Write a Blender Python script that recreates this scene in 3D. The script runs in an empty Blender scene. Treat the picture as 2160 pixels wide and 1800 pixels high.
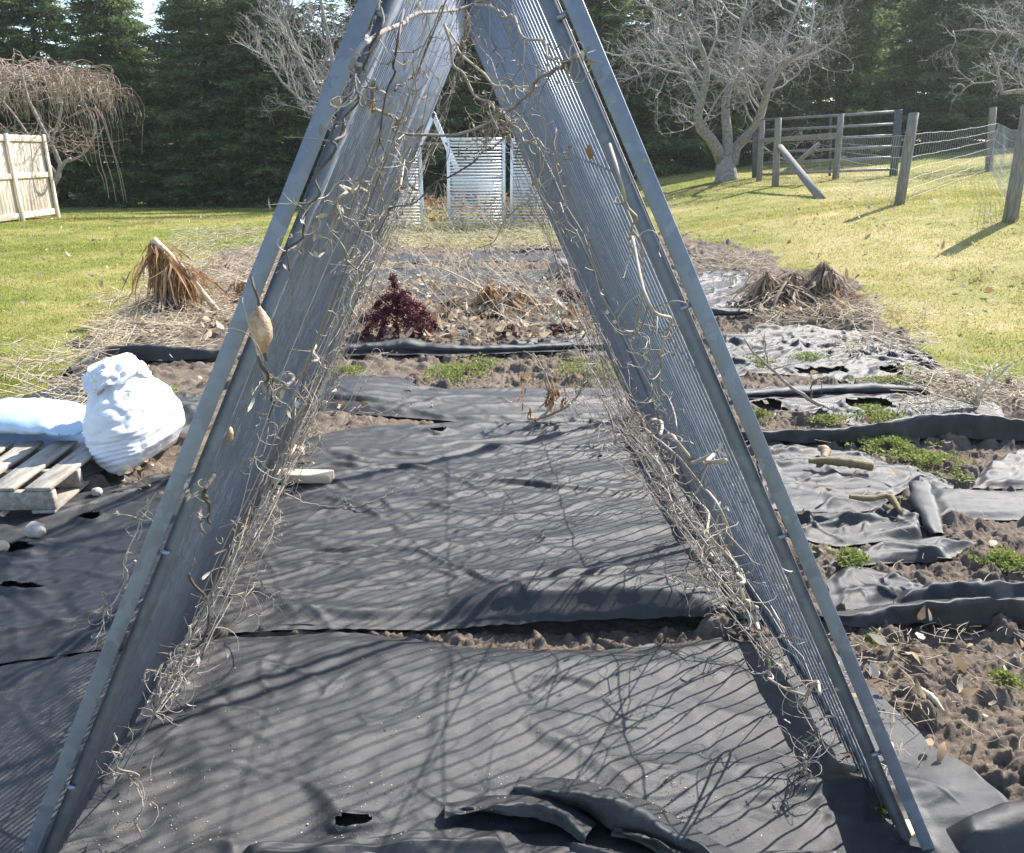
import bpy, bmesh, math, random
import numpy as np
from mathutils import Vector, Matrix

# ---------------------------------------------------------------- camera, sky, sun, exposure
scene = bpy.context.scene
COL = scene.collection
CAM_Z, PITCH, FPX = 1.55, math.radians(19.4), 1650.0
camd = bpy.data.cameras.new("camera")
cam = bpy.data.objects.new("camera", camd)
COL.objects.link(cam)
cam.location = (0, 0, CAM_Z)
cam.rotation_euler = (math.radians(90) - PITCH, 0, 0)
camd.sensor_width = 36.0
camd.lens = 36.0 * FPX / 2160.0
camd.clip_start = 0.05
camd.clip_end = 600
scene.camera = cam

SUN_EL, SUN_AZ = math.radians(41), math.radians(47)          # azimuth clockwise from +Y
world = bpy.data.worlds.new("World")
scene.world = world
world.use_nodes = True
wn = world.node_tree
bg = wn.nodes["Background"]
sky = wn.nodes.new("ShaderNodeTexSky")
sky.sky_type = 'NISHITA'
sky.sun_disc = False
sky.sun_elevation = SUN_EL
sky.sun_rotation = SUN_AZ
sky.air_density = 1.0
sky.dust_density = 0.6
wn.links.new(sky.outputs[0], bg.inputs[0])
bg.inputs[1].default_value = 0.13
sund = bpy.data.lights.new("sun", 'SUN')
sund.energy = 4.6
sund.angle = math.radians(0.6)
sund.color = (1.0, 0.955, 0.88)
sun = bpy.data.objects.new("sun", sund)
COL.objects.link(sun)
SUNV = Vector((math.sin(SUN_AZ) * math.cos(SUN_EL), math.cos(SUN_AZ) * math.cos(SUN_EL), math.sin(SUN_EL)))
sun.rotation_euler = SUNV.to_track_quat('Z', 'Y').to_euler()
sun.location = (20, 20, 25)
vs = scene.view_settings
scene.display_settings.display_device = 'sRGB'
vs.view_transform = 'Standard'
vs.look = 'None'
vs.exposure = 1.42
vs.gamma = 1.0
scene.cycles.max_bounces = 6
scene.cycles.transparent_max_bounces = 6

# ---------------------------------------------------------------- helpers
rng = np.random.default_rng(7)
random.seed(7)
CP, SP = math.cos(PITCH), math.sin(PITCH)


def sm(a, b, v):
    t = np.clip((np.asarray(v, float) - a) / (b - a), 0, 1)
    return t * t * (3 - 2 * t)


def gnoise(x, y, seed=0):
    x = np.asarray(x, float); y = np.asarray(y, float)
    xi = np.floor(x).astype(np.int64); yi = np.floor(y).astype(np.int64)
    xf = x - xi; yf = y - yi
    def g(ix, iy, fx, fy):
        hh = (ix * 374761393 + iy * 668265263 + seed * 974711) & 0xffffffff
        hh = ((hh ^ (hh >> 13)) * 1274126177) & 0xffffffff
        hh = hh ^ (hh >> 16)
        a = hh.astype(float) * (2 * math.pi / 4294967296.0)
        return np.cos(a) * fx + np.sin(a) * fy
    u = xf * xf * xf * (xf * (xf * 6 - 15) + 10)
    v = yf * yf * yf * (yf * (yf * 6 - 15) + 10)
    n00 = g(xi, yi, xf, yf); n10 = g(xi + 1, yi, xf - 1, yf)
    n01 = g(xi, yi + 1, xf, yf - 1); n11 = g(xi + 1, yi + 1, xf - 1, yf - 1)
    return ((n00 * (1 - u) + n10 * u) * (1 - v) + (n01 * (1 - u) + n11 * u) * v) * 1.5


def fbm(x, y, seed=0, octv=4):
    s = 0; a = 1; t = 0
    for i in range(octv):
        s = s + a * gnoise(x * 2 ** i, y * 2 ** i, seed + i * 17); t += a; a *= 0.5
    return s / t


def ridge(x, y, seed=0, octv=3):
    s = 0; a = 1; t = 0
    for i in range(octv):
        n = 1 - np.abs(gnoise(x * 2 ** i, y * 2 ** i, seed + i * 31)) * 1.6
        s = s + a * np.clip(n, 0, 1) ** 2; t += a; a *= 0.5
    return s / t


def H(x, y):
    x = np.asarray(x, float); y = np.asarray(y, float)
    z = 0.8 * sm(0, 7, x) * sm(3.8, 12, y) + 0.07 * np.clip(x - 6, 0, 12) * sm(8, 16, y)
    return z - 0.4 * sm(0, 10, -x) * sm(17, 32, y)


def ray(px, py):
    dx = (px - 1080.0) / FPX; dy = (900.0 - py) / FPX
    return np.array([dx, CP + dy * SP, -SP + dy * CP])


def P(px, py, dz=0.0):
    """pixel of the photograph -> point on the ground"""
    d = ray(px, py)
    if d[2] > -0.02: d[2] = -0.02
    t0, f0 = 0.3, 1.0
    t = 0.3
    while t < 120:
        p = d * t
        f = CAM_Z + p[2] - float(H(p[0], p[1])) - dz
        if f < 0:
            a, b = t0, t
            for _ in range(40):
                m = 0.5 * (a + b); p = d * m
                if CAM_Z + p[2] - float(H(p[0], p[1])) - dz < 0: b = m
                else: a = m
            t = b
            break
        t0 = t
        t *= 1.02
    p = d * t
    return np.array([p[0], p[1], CAM_Z + p[2]])


def at(px, py, y):
    """pixel -> point at a given distance Y"""
    d = ray(px, py); t = y / d[1]
    return np.array([d[0] * t, y, CAM_Z + d[2] * t])


BED_L = [(0.5, -4.2), (3.4, -3.3), (4.4, -3.15), (5.6, -3.2), (7.0, -3.75), (9.0, -4.0), (11.0, -4.4), (13.8, -4.9), (15.0, -4.6)]
BED_R = [(0.5, 4.2), (4.0, 3.9), (5.2, 3.45), (5.6, 3.1), (6.6, 3.45), (8.4, 3.5), (10.5, 3.1), (12.4, 2.9), (15.0, 2.2)]


def bedmask(x, y):
    """signed: >0 inside the garden bed (metres from its edge, roughly)"""
    x = np.asarray(x, float); y = np.asarray(y, float)
    l = np.interp(y, [p[0] for p in BED_L], [p[1] for p in BED_L])
    r = np.interp(y, [p[0] for p in BED_R], [p[1] for p in BED_R])
    n = 0.28 * gnoise(x * 1.3, y * 1.3, 5) + 0.14 * gnoise(x * 4, y * 4, 6)
    d = np.minimum(np.minimum(x - l, r - x), 13.6 - y + 0.6 * gnoise(x * 0.7, y * 0, 8))
    return d + n


ORG = {}


class MB:
    def __init__(s):
        s.V = []; s.F = []; s.n = 0
    def add(s, v, f):
        v = np.asarray(v, float).reshape(-1, 3); f = np.asarray(f, np.int64)
        s.V.append(v); s.F.append(f + s.n); s.n += len(v)
        return s
    def box(s, c, size, R=None, bev=0.004):
        hx, hy, hz = [d * 0.5 for d in size]
        b = min(bev, hx * 0.45, hy * 0.45, hz * 0.45)
        vs_, idx = [], {}
        for sx in (-1, 1):
            for sy in (-1, 1):
                for sz in (-1, 1):
                    for ax in range(3):
                        p = [sx * hx, sy * hy, sz * hz]
                        for k in range(3):
                            if k != ax: p[k] -= (sx, sy, sz)[k] * b
                        idx[(sx, sy, sz, ax)] = len(vs_); vs_.append(p)
        q, t = [], []
        for ax in range(3):
            o = [(1, 2), (2, 0), (0, 1)][ax]
            for sg in (-1, 1):
                loop = []
                for (a, b2) in ((-1, -1), (1, -1), (1, 1), (-1, 1)):
                    k = [0, 0, 0]; k[ax] = sg; k[o[0]] = a; k[o[1]] = b2
                    loop.append(idx[(*k, ax)])
                q.append(loop if sg > 0 else loop[::-1])
        for ax in range(3):
            a1, a2 = [(1, 2), (2, 0), (0, 1)][ax]
            for s1 in (-1, 1):
                for s2 in (-1, 1):
                    k0 = [0, 0, 0]; k1 = [0, 0, 0]
                    k0[ax] = -1; k1[ax] = 1
                    k0[a1] = k1[a1] = s1; k0[a2] = k1[a2] = s2
                    loop = [idx[(*k0, a1)], idx[(*k1, a1)], idx[(*k1, a2)], idx[(*k0, a2)]]
                    q.append(loop if s1 * s2 < 0 else loop[::-1])
        for sx in (-1, 1):
            for sy in (-1, 1):
                for sz in (-1, 1):
                    l = [idx[(sx, sy, sz, a)] for a in range(3)]
                    t.append(l if sx * sy * sz > 0 else l[::-1])
        v = np.array(vs_)
        if R is not None: v = v @ np.asarray(R, float).T
        v = v + np.asarray(c, float)
        n0 = s.n
        s.V.append(v); s.n += len(v)
        s.F.append(np.array(q) + n0); s.F.append(np.array(t) + n0)
        return s
    def beam(s, a, b, w, t, up=(0, 0, 1), bev=0.004):
        """box from a to b, w wide across, t thick along up"""
        a = np.asarray(a, float); b = np.asarray(b, float)
        d = b - a; L = np.linalg.norm(d); d = d / L
        u = np.asarray(up, float); u = u - d * (u @ d); u /= np.linalg.norm(u)
        sd = np.cross(u, d)
        return s.box((a + b) / 2, (L, w, t), np.stack([d, sd, u], 1), bev)
    def tubes(s, pts, rad, sides=5, cap=True):
        """pts (N,P,3) strands, rad (N,P)"""
        pts = np.asarray(pts, float)
        if pts.ndim == 2: pts = pts[None]
        N, Pn, _ = pts.shape
        rad = np.broadcast_to(np.asarray(rad, float), (N, Pn))
        t = np.empty_like(pts)
        t[:, 1:-1] = pts[:, 2:] - pts[:, :-2]; t[:, 0] = pts[:, 1] - pts[:, 0]; t[:, -1] = pts[:, -1] - pts[:, -2]
        t /= np.linalg.norm(t, axis=2, keepdims=True) + 1e-9
        ref = np.array([0.31, 0.55, 0.77])
        m = np.abs(t.mean(1) @ ref) / (np.linalg.norm(t.mean(1), axis=1) + 1e-9) > 0.85
        refs = np.where(m[:, None], np.array([0.8, -0.6, 0.05]), ref)[:, None, :]
        u = np.cross(t, np.broadcast_to(refs, t.shape)); u /= np.linalg.norm(u, axis=2, keepdims=True) + 1e-9
        w = np.cross(t, u)
        a = np.arange(sides) * (2 * math.pi / sides)
        ring = pts[:, :, None, :] + rad[:, :, None, None] * (u[:, :, None, :] * np.cos(a)[None, None, :, None] + w[:, :, None, :] * np.sin(a)[None, None, :, None])
        base = s.n + (np.arange(N)[:, None, None] * Pn + np.arange(Pn - 1)[None, :, None]) * sides
        k = np.arange(sides)[None, None, :]; k2 = (k + 1) % sides
        f = np.stack([base + k, base + k2, base + k2 + sides, base + k + sides], -1).reshape(-1, 4)
        s.V.append(ring.reshape(-1, 3)); s.F.append(f); n0 = s.n; s.n += N * Pn * sides
        if cap and sides > 3:
            st = n0 + np.arange(N)[:, None] * Pn * sides
            ks = np.arange(sides)[None]
            s.F.append((st + ks)[:, ::-1]); s.F.append(st + (Pn - 1) * sides + ks)
        return s
    def grid(s, X, Y, Z, keep=None):
        n, m = X.shape
        v = np.stack([X, Y, Z], -1).reshape(-1, 3)
        i = np.arange(n - 1)[:, None] * m + np.arange(m - 1)[None]
        f = np.stack([i, i + 1, i + m + 1, i + m], -1).reshape(-1, 4)
        if keep is not None: f = f[keep.reshape(-1)]
        return s.add(v, f)
    def lathe(s, c, prof, sides=14, R=None, warp=None):
        """prof list of (radius, height)"""
        a = np.arange(sides) * 2 * math.pi / sides
        r = np.array([p[0] for p in prof])[:, None]; z = np.array([p[1] for p in prof])[:, None]
        v = np.stack([r * np.cos(a), r * np.sin(a), z + 0 * a], -1)
        if warp is not None: v = warp(v)
        v = v.reshape(-1, 3)
        if R is not None: v = v @ np.asarray(R).T
        n = len(prof)
        i = np.arange(n - 1)[:, None] * sides; k = np.arange(sides)[None]; k2 = (k + 1) % sides
        f = np.stack([i + k, i + k2, i + sides + k2, i + sides + k], -1).reshape(-1, 4)
        n0 = s.n
        s.add(v + np.asarray(c, float), f)
        s.F.append(n0 + np.arange(sides)[None, ::-1]); s.F.append(n0 + (n - 1) * sides + np.arange(sides)[None])
        return s
    def blades(s, base, dirv, length, width, curl=None):
        """thin leaf shaped faces: diamond of two triangles; base (n,3) dir (n,3) unit"""
        n = len(base)
        rnd = rng.normal(size=(n, 3))
        sd = np.cross(dirv, rnd); sd /= np.linalg.norm(sd, axis=1, keepdims=True) + 1e-9
        L = np.broadcast_to(np.asarray(length, float), (n,))[:, None]; W = np.broadcast_to(np.asarray(width, float), (n,))[:, None]
        mid = base + dirv * L * 0.45
        up = np.cross(sd, dirv)
        tip = base + dirv * L + (0 if curl is None else up * L * curl)
        v = np.stack([base, mid - sd * W * .5, tip, mid + sd * W * .5], 1).reshape(-1, 3)
        i = np.arange(n)[:, None] * 4
        f = np.concatenate([i, i + 1, i + 2, i + 3], 1)
        return s.add(v, f)
    def leaves(s, base, dirv, length, width, curl=0.6, fold=0.35):
        """curled leaves: 3 x 5 points each, folded along the rib"""
        n = len(base)
        sd = np.cross(dirv, rng.normal(size=(n, 3))); sd /= np.linalg.norm(sd, axis=1, keepdims=True) + 1e-9
        up = np.cross(sd, dirv)
        L = np.broadcast_to(np.asarray(length, float), (n,))[:, None]; W = np.broadcast_to(np.asarray(width, float), (n,))[:, None]
        cv = curl * rng.normal(size=(n, 1)); fo = fold * rng.uniform(-.3, 1.4, (n, 1))
        rows = []
        for t, w in ((0, .06), (.25, .8), (.5, 1.0), (.78, .62), (1.0, .04)):
            c = base + dirv * L * t + up * L * cv * t * t
            ww = W * w * .5 * rng.uniform(.75, 1.25, (n, 1))
            rows += [c - sd * ww + up * ww * fo + up * L * .05 * rng.normal(size=(n, 1)), c, c + sd * ww * rng.uniform(.7, 1.2, (n, 1)) + up * ww * fo]
        v = np.stack(rows, 1).reshape(-1, 3)
        i = np.arange(n)[:, None] * 15
        q = np.array([[r * 3 + c, r * 3 + c + 1, r * 3 + c + 4, r * 3 + c + 3] for r in range(4) for c in range(2)])
        return s.add(v, (i[:, None] + q[None]).reshape(-1, 4))
    def build(s, name, mat, parent=None, smooth=False, origin=None, loc=None):
        V = np.concatenate(s.V)
        if parent is not None: org = np.array(ORG[parent.name])
        elif origin is not None: org = np.asarray(origin, float)
        else:
            lo, hi = V.min(0), V.max(0); org = np.array([(lo[0] + hi[0]) / 2, (lo[1] + hi[1]) / 2, lo[2]])
        V = V - org
        me = bpy.data.meshes.new(name)
        me.vertices.add(len(V)); me.vertices.foreach_set("co", V.astype(np.float32).ravel())
        loops = np.concatenate([f.ravel() for f in s.F]); tot = np.concatenate([np.full(len(f), f.shape[1]) for f in s.F])
        start = np.concatenate([[0], np.cumsum(tot)[:-1]])
        me.loops.add(len(loops)); me.loops.foreach_set("vertex_index", loops.astype(np.int32))
        me.polygons.add(len(tot)); me.polygons.foreach_set("loop_start", start.astype(np.int32))
        me.update(calc_edges=True); me.validate()
        if smooth: me.polygons.foreach_set("use_smooth", np.ones(len(me.polygons), bool))
        if mat is not None: me.materials.append(mat)
        o = bpy.data.objects.new(name, me); COL.objects.link(o)
        if parent is not None:
            o.parent = parent
        else:
            o.location = org
        ORG[o.name] = org
        return o


def thing(name, loc, label, cat, group=None):
    o = bpy.data.objects.new(name, None); COL.objects.link(o)
    o.location = loc; o.empty_display_size = 0.1
    ORG[o.name] = np.asarray(loc, float)
    return tag(o, label, cat, group)


def tag(o, label=None, cat=None, group=None, kind=None):
    if label: o["label"] = label
    if cat: o["category"] = cat
    if group: o["group"] = group
    if kind: o["kind"] = kind
    return o


def spline(pts, n):
    """Catmull-Rom through control points -> n points"""
    p = np.asarray(pts, float)
    if len(p) == 2: p = np.array([p[0], p[0] * .67 + p[1] * .33, p[0] * .33 + p[1] * .67, p[1]])
    q = np.concatenate([[2 * p[0] - p[1]], p, [2 * p[-1] - p[-2]]])
    seg = np.linalg.norm(np.diff(p, axis=0), axis=1) + 1e-9
    cum = np.concatenate([[0], np.cumsum(seg)])
    u = np.linspace(0, cum[-1], n)
    k = np.clip(np.searchsorted(cum, u, side='right') - 1, 0, len(p) - 2)
    t = ((u - cum[k]) / seg[k])[:, None]
    a, b, c, d = q[k], q[k + 1], q[k + 2], q[k + 3]
    return 0.5 * ((2 * b) + (-a + c) * t + (2 * a - 5 * b + 4 * c - d) * t ** 2 + (-a + 3 * b - 3 * c + d) * t ** 3)


# ---------------------------------------------------------------- materials
def mat_new(name):
    m = bpy.data.materials.new(name); m.use_nodes = True
    nt = m.node_tree
    return m, nt, nt.nodes["Principled BSDF"]


def ramp(nt, stops):
    r = nt.nodes.new("ShaderNodeValToRGB")
    el = r.color_ramp.elements
    while len(el) < len(stops): el.new(0.5)
    for e, (p, c) in zip(el, stops):
        e.position = p; e.color = (c[0], c[1], c[2], 1)
    return r


def noise_node(nt, scale, detail=4, rough=0.55, coord='Object', dist=0.0, stretch=None):
    tc = nt.nodes.new("ShaderNodeTexCoord") if coord != 'World' else nt.nodes.new("ShaderNodeNewGeometry")
    out = tc.outputs['Position'] if coord == 'World' else tc.outputs[coord]
    if stretch is not None:
        mp = nt.nodes.new("ShaderNodeMapping"); mp.inputs['Scale'].default_value = stretch
        nt.links.new(out, mp.inputs['Vector']); out = mp.outputs[0]
    n = nt.nodes.new("ShaderNodeTexNoise")
    n.inputs['Scale'].default_value = scale; n.inputs['Detail'].default_value = detail
    n.inputs['Roughness'].default_value = rough; n.inputs['Distortion'].default_value = dist
    nt.links.new(out, n.inputs['Vector'])
    return n


def mix(nt, fac, a, b, mode='MIX'):
    m = nt.nodes.new("ShaderNodeMix"); m.data_type = 'RGBA'; m.blend_type = mode
    for sock, v in ((m.inputs[0], fac), (m.inputs[6], a), (m.inputs[7], b)):
        if isinstance(v, (int, float)): sock.default_value = v
        elif isinstance(v, tuple): sock.default_value = (*v, 1)
        else: nt.links.new(v, sock)
    return m.outputs[2]


def add_bump(nt, bsdf, h, strength=0.3, dist=0.01):
    b = nt.nodes.new("ShaderNodeBump"); b.inputs['Strength'].default_value = strength; b.inputs['Distance'].default_value = dist
    nt.links.new(h, b.inputs['Height']); nt.links.new(b.outputs[0], bsdf.inputs['Normal'])


def simple(name, cols, scale=8, rough=0.8, metal=0.0, bump=0.0, bscale=None, island=None, transl=0.0, spec=0.4, coord='Object', stretch=None, detail=5):
    """cols: list of colours ramped over noise; island: list of colours ramped over random per island"""
    m, nt, b = mat_new(name)
    n = noise_node(nt, scale, detail, 0.6, coord, 0.3, stretch)
    k = len(cols)
    c = None
    if k == 1: colout = None; b.inputs['Base Color'].default_value = (*cols[0], 1)
    else:
        st = [(0.28 + 0.44 * i / (k - 1), cols[i]) for i in range(k)]
        r = ramp(nt, st); nt.links.new(n.outputs['Fac'], r.inputs[0]); colout = r.outputs[0]
    if island:
        g = nt.nodes.new("ShaderNodeNewGeometry")
        ri = ramp(nt, [(i / max(1, len(island) - 1), c_) for i, c_ in enumerate(island)])
        nt.links.new(g.outputs['Random Per Island'], ri.inputs[0])
        colout = mix(nt, 0.7, colout, ri.outputs[0]) if colout is not None else ri.outputs[0]
    if colout is not None: nt.links.new(colout, b.inputs['Base Color'])
    b.inputs['Roughness'].default_value = rough; b.inputs['Metallic'].default_value = metal
    b.inputs['Specular IOR Level'].default_value = spec
    if bump > 0:
        nb = noise_node(nt, bscale or scale * 4, 4, 0.6, coord, 0, stretch)
        add_bump(nt, b, nb.outputs['Fac'], bump, 0.01)
    if transl > 0:
        tr = nt.nodes.new("ShaderNodeBsdfTranslucent"); ms = nt.nodes.new("ShaderNodeMixShader")
        if colout is not None: nt.links.new(colout, tr.inputs[0])
        else: tr.inputs[0].default_value = (*cols[0], 1)
        ms.inputs[0].default_value = transl
        out = nt.nodes["Material Output"]
        nt.links.new(b.outputs[0], ms.inputs[1]); nt.links.new(tr.outputs[0], ms.inputs[2]); nt.links.new(ms.outputs[0], out.inputs[0])
    return m


def fabric_mat():
    m, nt, b = mat_new("woven_black_fabric")
    n1 = noise_node(nt, 1.7, 6, 0.65, 'World')
    n2 = noise_node(nt, 14, 5, 0.7, 'World')
    n3 = noise_node(nt, 420, 2, 0.5, 'World')
    dust = nt.nodes.new("ShaderNodeMath"); dust.operation = 'MULTIPLY'
    r1 = ramp(nt, [(0.52, (0, 0, 0)), (0.72, (1, 1, 1))]); nt.links.new(n1.outputs[0], r1.inputs[0])
    r2 = ramp(nt, [(0.50, (0.1, 0.1, 0.1)), (0.72, (1, 1, 1))]); nt.links.new(n2.outputs[0], r2.inputs[0])
    nt.links.new(r1.outputs[0], dust.inputs[0]); nt.links.new(r2.outputs[0], dust.inputs[1])
    speck = ramp(nt, [(0.715, (0, 0, 0)), (0.74, (1, 1, 1))]); nt.links.new(n3.outputs[0], speck.inputs[0])
    base = mix(nt, n2.outputs[0], (0.012, 0.012, 0.0145), (0.021, 0.0205, 0.022))
    base = mix(nt, dust.outputs[0], base, (0.11, 0.095, 0.075))
    base = mix(nt, speck.outputs[0], base, (0.32, 0.28, 0.23))
    nt.links.new(base, b.inputs['Base Color'])
    b.inputs['Roughness'].default_value = 0.53
    b.inputs['Specular IOR Level'].default_value = 0.52
    # weave
    tc = nt.nodes.new("ShaderNodeNewGeometry")
    w = nt.nodes.new("ShaderNodeTexWave"); w.inputs['Scale'].default_value = 130; w.inputs['Distortion'].default_value = 1.2; w.inputs['Detail'].default_value = 2
    nt.links.new(tc.outputs['Position'], w.inputs['Vector'])
    nb = noise_node(nt, 26, 7, 0.72, 'World')
    s = nt.nodes.new("ShaderNodeMath"); s.operation = 'MULTIPLY_ADD'; s.inputs[1].default_value = 0.25
    nt.links.new(w.outputs[1], s.inputs[0]); nt.links.new(nb.outputs[0], s.inputs[2])
    add_bump(nt, b, s.outputs[0], 0.42, 0.007)
    return m


def galv_mat(name, dark=1.0, rough=0.48, metal=0.15):
    m, nt, b = mat_new(name)
    tc = nt.nodes.new("ShaderNodeTexCoord")
    v = nt.nodes.new("ShaderNodeTexVoronoi"); v.inputs['Scale'].default_value = 26; v.feature = 'F1'
    nz = noise_node(nt, 9, 3)
    mx = mix(nt, 0.22, tc.outputs['Object'], nz.outputs['Color'])
    nt.links.new(mx, v.inputs['Vector'])
    r = ramp(nt, [(0.0, tuple(d * dark for d in (0.150, 0.178, 0.235))), (0.5, tuple(d * dark for d in (0.185, 0.215, 0.28))), (1.0, tuple(d * dark for d in (0.24, 0.275, 0.345)))])
    nt.links.new(v.outputs['Color'], r.inputs[0])
    n2 = noise_node(nt, 70, 4)
    c = mix(nt, 0.25, r.outputs[0], n2.outputs[0], 'MULTIPLY')
    nt.links.new(c, b.inputs['Base Color'])
    b.inputs['Metallic'].default_value = metal
    rr = ramp(nt, [(0.2, (rough - .08,) * 3), (0.8, (rough + .12,) * 3)]); nt.links.new(v.outputs['Color'], rr.inputs[0])
    nt.links.new(rr.outputs[0], b.inputs['Roughness'])
    add_bump(nt, b, n2.outputs[0], 0.06, 0.003)
    return m


def grass_col(nt):
    """lawn colour by place: green and straw patches"""
    a = noise_node(nt, 0.33, 4, 0.6, 'World')
    b = noise_node(nt, 1.9, 5, 0.65, 'World')
    g = nt.nodes.new("ShaderNodeNewGeometry"); sx = nt.nodes.new("ShaderNodeSeparateXYZ"); nt.links.new(g.outputs['Position'], sx.inputs[0])
    mr = nt.nodes.new("ShaderNodeMapRange"); mr.inputs[1].default_value = -6; mr.inputs[2].default_value = 5
    mr.inputs[3].default_value = -0.09; mr.inputs[4].default_value = 0.02
    nt.links.new(sx.outputs[0], mr.inputs[0])
    s = nt.nodes.new("ShaderNodeMath"); s.operation = 'ADD'; nt.links.new(a.outputs[0], s.inputs[0]); nt.links.new(mr.outputs[0], s.inputs[1])
    s2 = nt.nodes.new("ShaderNodeMath"); s2.operation = 'MULTIPLY_ADD'; s2.inputs[1].default_value = 0.55
    nt.links.new(b.outputs[0], s2.inputs[0]); nt.links.new(s.outputs[0], s2.inputs[2])
    return s2.outputs[0]


M = {}
M['fabric'] = fabric_mat()
M['galv'] = galv_mat("galvanised_steel")
M['rod'] = galv_mat("galvanised_rod", 1.1, 0.42, 0.3)
M['tube'] = galv_mat("dull_panel_tube", 0.85, 0.62, 0.05)
M['pale_galv'] = galv_mat("pale_galvanised_steel", 1.25, 0.4, 0.5)
# ---------------------------------------------------------------- ground
def lawn_mat():
    m, nt, b = mat_new("lawn")
    f = grass_col(nt)
    r = ramp(nt, [(0.50, (0.105, 0.145, 0.024)), (0.68, (0.19, 0.205, 0.045)), (0.84, (0.31, 0.275, 0.105)), (0.98, (0.42, 0.35, 0.17))])
    nt.links.new(f, r.inputs[0])
    n = noise_node(nt, 45, 5, 0.7, 'World')
    c = mix(nt, 0.6, r.outputs[0], ramp_out(nt, n.outputs[0], [(0.3, (0.45, 0.45, 0.45)), (0.7, (1.25, 1.2, 1.1))]), 'MULTIPLY')
    nt.links.new(c, b.inputs['Base Color'])
    b.inputs['Roughness'].default_value = 0.9; b.inputs['Specular IOR Level'].default_value = 0.15
    add_bump(nt, b, n.outputs[0], 0.5, 0.03)
    return m


def ramp_out(nt, sock, stops):
    r = ramp(nt, stops); nt.links.new(sock, r.inputs[0]); return r.outputs[0]


def grass_blade_mat():
    m, nt, b = mat_new("grass_blades")
    f = grass_col(nt)
    g = nt.nodes.new("ShaderNodeNewGeometry")
    s = nt.nodes.new("ShaderNodeMath"); s.operation = 'MULTIPLY_ADD'; s.inputs[1].default_value = 0.34
    nt.links.new(g.outputs['Random Per Island'], s.inputs[0]); nt.links.new(f, s.inputs[2])
    c = ramp_out(nt, s.outputs[0], [(0.56, (0.135, 0.195, 0.022)), (0.80, (0.26, 0.29, 0.048)), (1.0, (0.44, 0.38, 0.14))])
    nt.links.new(c, b.inputs['Base Color'])
    b.inputs['Roughness'].default_value = 0.55; b.inputs['Specular IOR Level'].default_value = 0.35
    tr = nt.nodes.new("ShaderNodeBsdfTranslucent"); nt.links.new(c, tr.inputs[0])
    ms = nt.nodes.new("ShaderNodeMixShader"); ms.inputs[0].default_value = 0.45
    nt.links.new(b.outputs[0], ms.inputs[1]); nt.links.new(tr.outputs[0], ms.inputs[2])
    nt.links.new(ms.outputs[0], nt.nodes["Material Output"].inputs[0])
    return m


def soil_mat():
    m, nt, b = mat_new("garden_soil")
    n = noise_node(nt, 6, 6, 0.7, 'World'); n2 = noise_node(nt, 70, 6, 0.75, 'World')
    c = ramp_out(nt, n.outputs[0], [(0.3, (0.115, 0.090, 0.070)), (0.7, (0.20, 0.162, 0.127))])
    c = mix(nt, 0.55, c, ramp_out(nt, n2.outputs[0], [(0.3, (0.5, 0.48, 0.46)), (0.68, (1.35, 1.32, 1.3))]), 'MULTIPLY')
    nt.links.new(c, b.inputs['Base Color'])
    b.inputs['Roughness'].default_value = 0.95; b.inputs['Specular IOR Level'].default_value = 0.15
    add_bump(nt, b, n2.outputs[0], 0.8, 0.012)
    return m


M['lawn'] = lawn_mat(); M['grass'] = grass_blade_mat(); M['soil'] = soil_mat()

# lawn: one sheet to the horizon, fine near, coarse far
gx = np.concatenate([-np.geomspace(260, 14, 26), np.linspace(-13.7, 13.7, 260), np.geomspace(14, 260, 26)])
gy = np.concatenate([np.linspace(-40, -0.5, 12), np.linspace(0.0, 18, 220), np.geomspace(18.3, 400, 60)])
X, Y = np.meshgrid(gx, gy)
bm_ = bedmask(X, Y)
Z = H(X, Y) + 0.018 * fbm(X * 1.1, Y * 1.1, 3) - 0.075 * sm(-0.05, 0.35, bm_) * (Y < 15) * (Y > -30)
lawn = MB().grid(X, Y, Z).build("lawn", M['lawn'], smooth=True, origin=(0, 0, 0))
tag(lawn, kind="structure")

# soil of the garden bed with clods
SHEETS = []


# ---------------------------------------------------------------- woven ground fabric
def folds(X, Y, seed, n, ang, spread, length, width, height):
    """a handful of separate soft creases, each bent a little and fading at its ends"""
    r = np.random.default_rng(seed)
    Z = np.zeros_like(X)
    x0, x1, y0, y1 = X.min(), X.max(), Y.min(), Y.max()
    wx = .05 * gnoise(X * 2.3, Y * 2.3, seed + 91) + .015 * gnoise(X * 8, Y * 8, seed + 92)
    for _ in range(n):
        cx, cy = r.uniform(x0, x1), r.uniform(y0, y1); a = ang + r.normal() * spread
        L, w, h = r.uniform(*length), r.uniform(*width), r.uniform(*height) * (1 if r.random() < .8 else -.6)
        k = r.normal() * .5 / L
        ca, sa = math.cos(a), math.sin(a)
        al = (X - cx) * ca + (Y - cy) * sa
        pe = -(X - cx) * sa + (Y - cy) * ca + wx + k * al * al
        sk = np.where(pe > 0, 1.0, r.uniform(.5, 1.0))
        Z += h * np.exp(-(pe / (w * sk)) ** 2 - (al / L) ** 2)
    return Z


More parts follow.
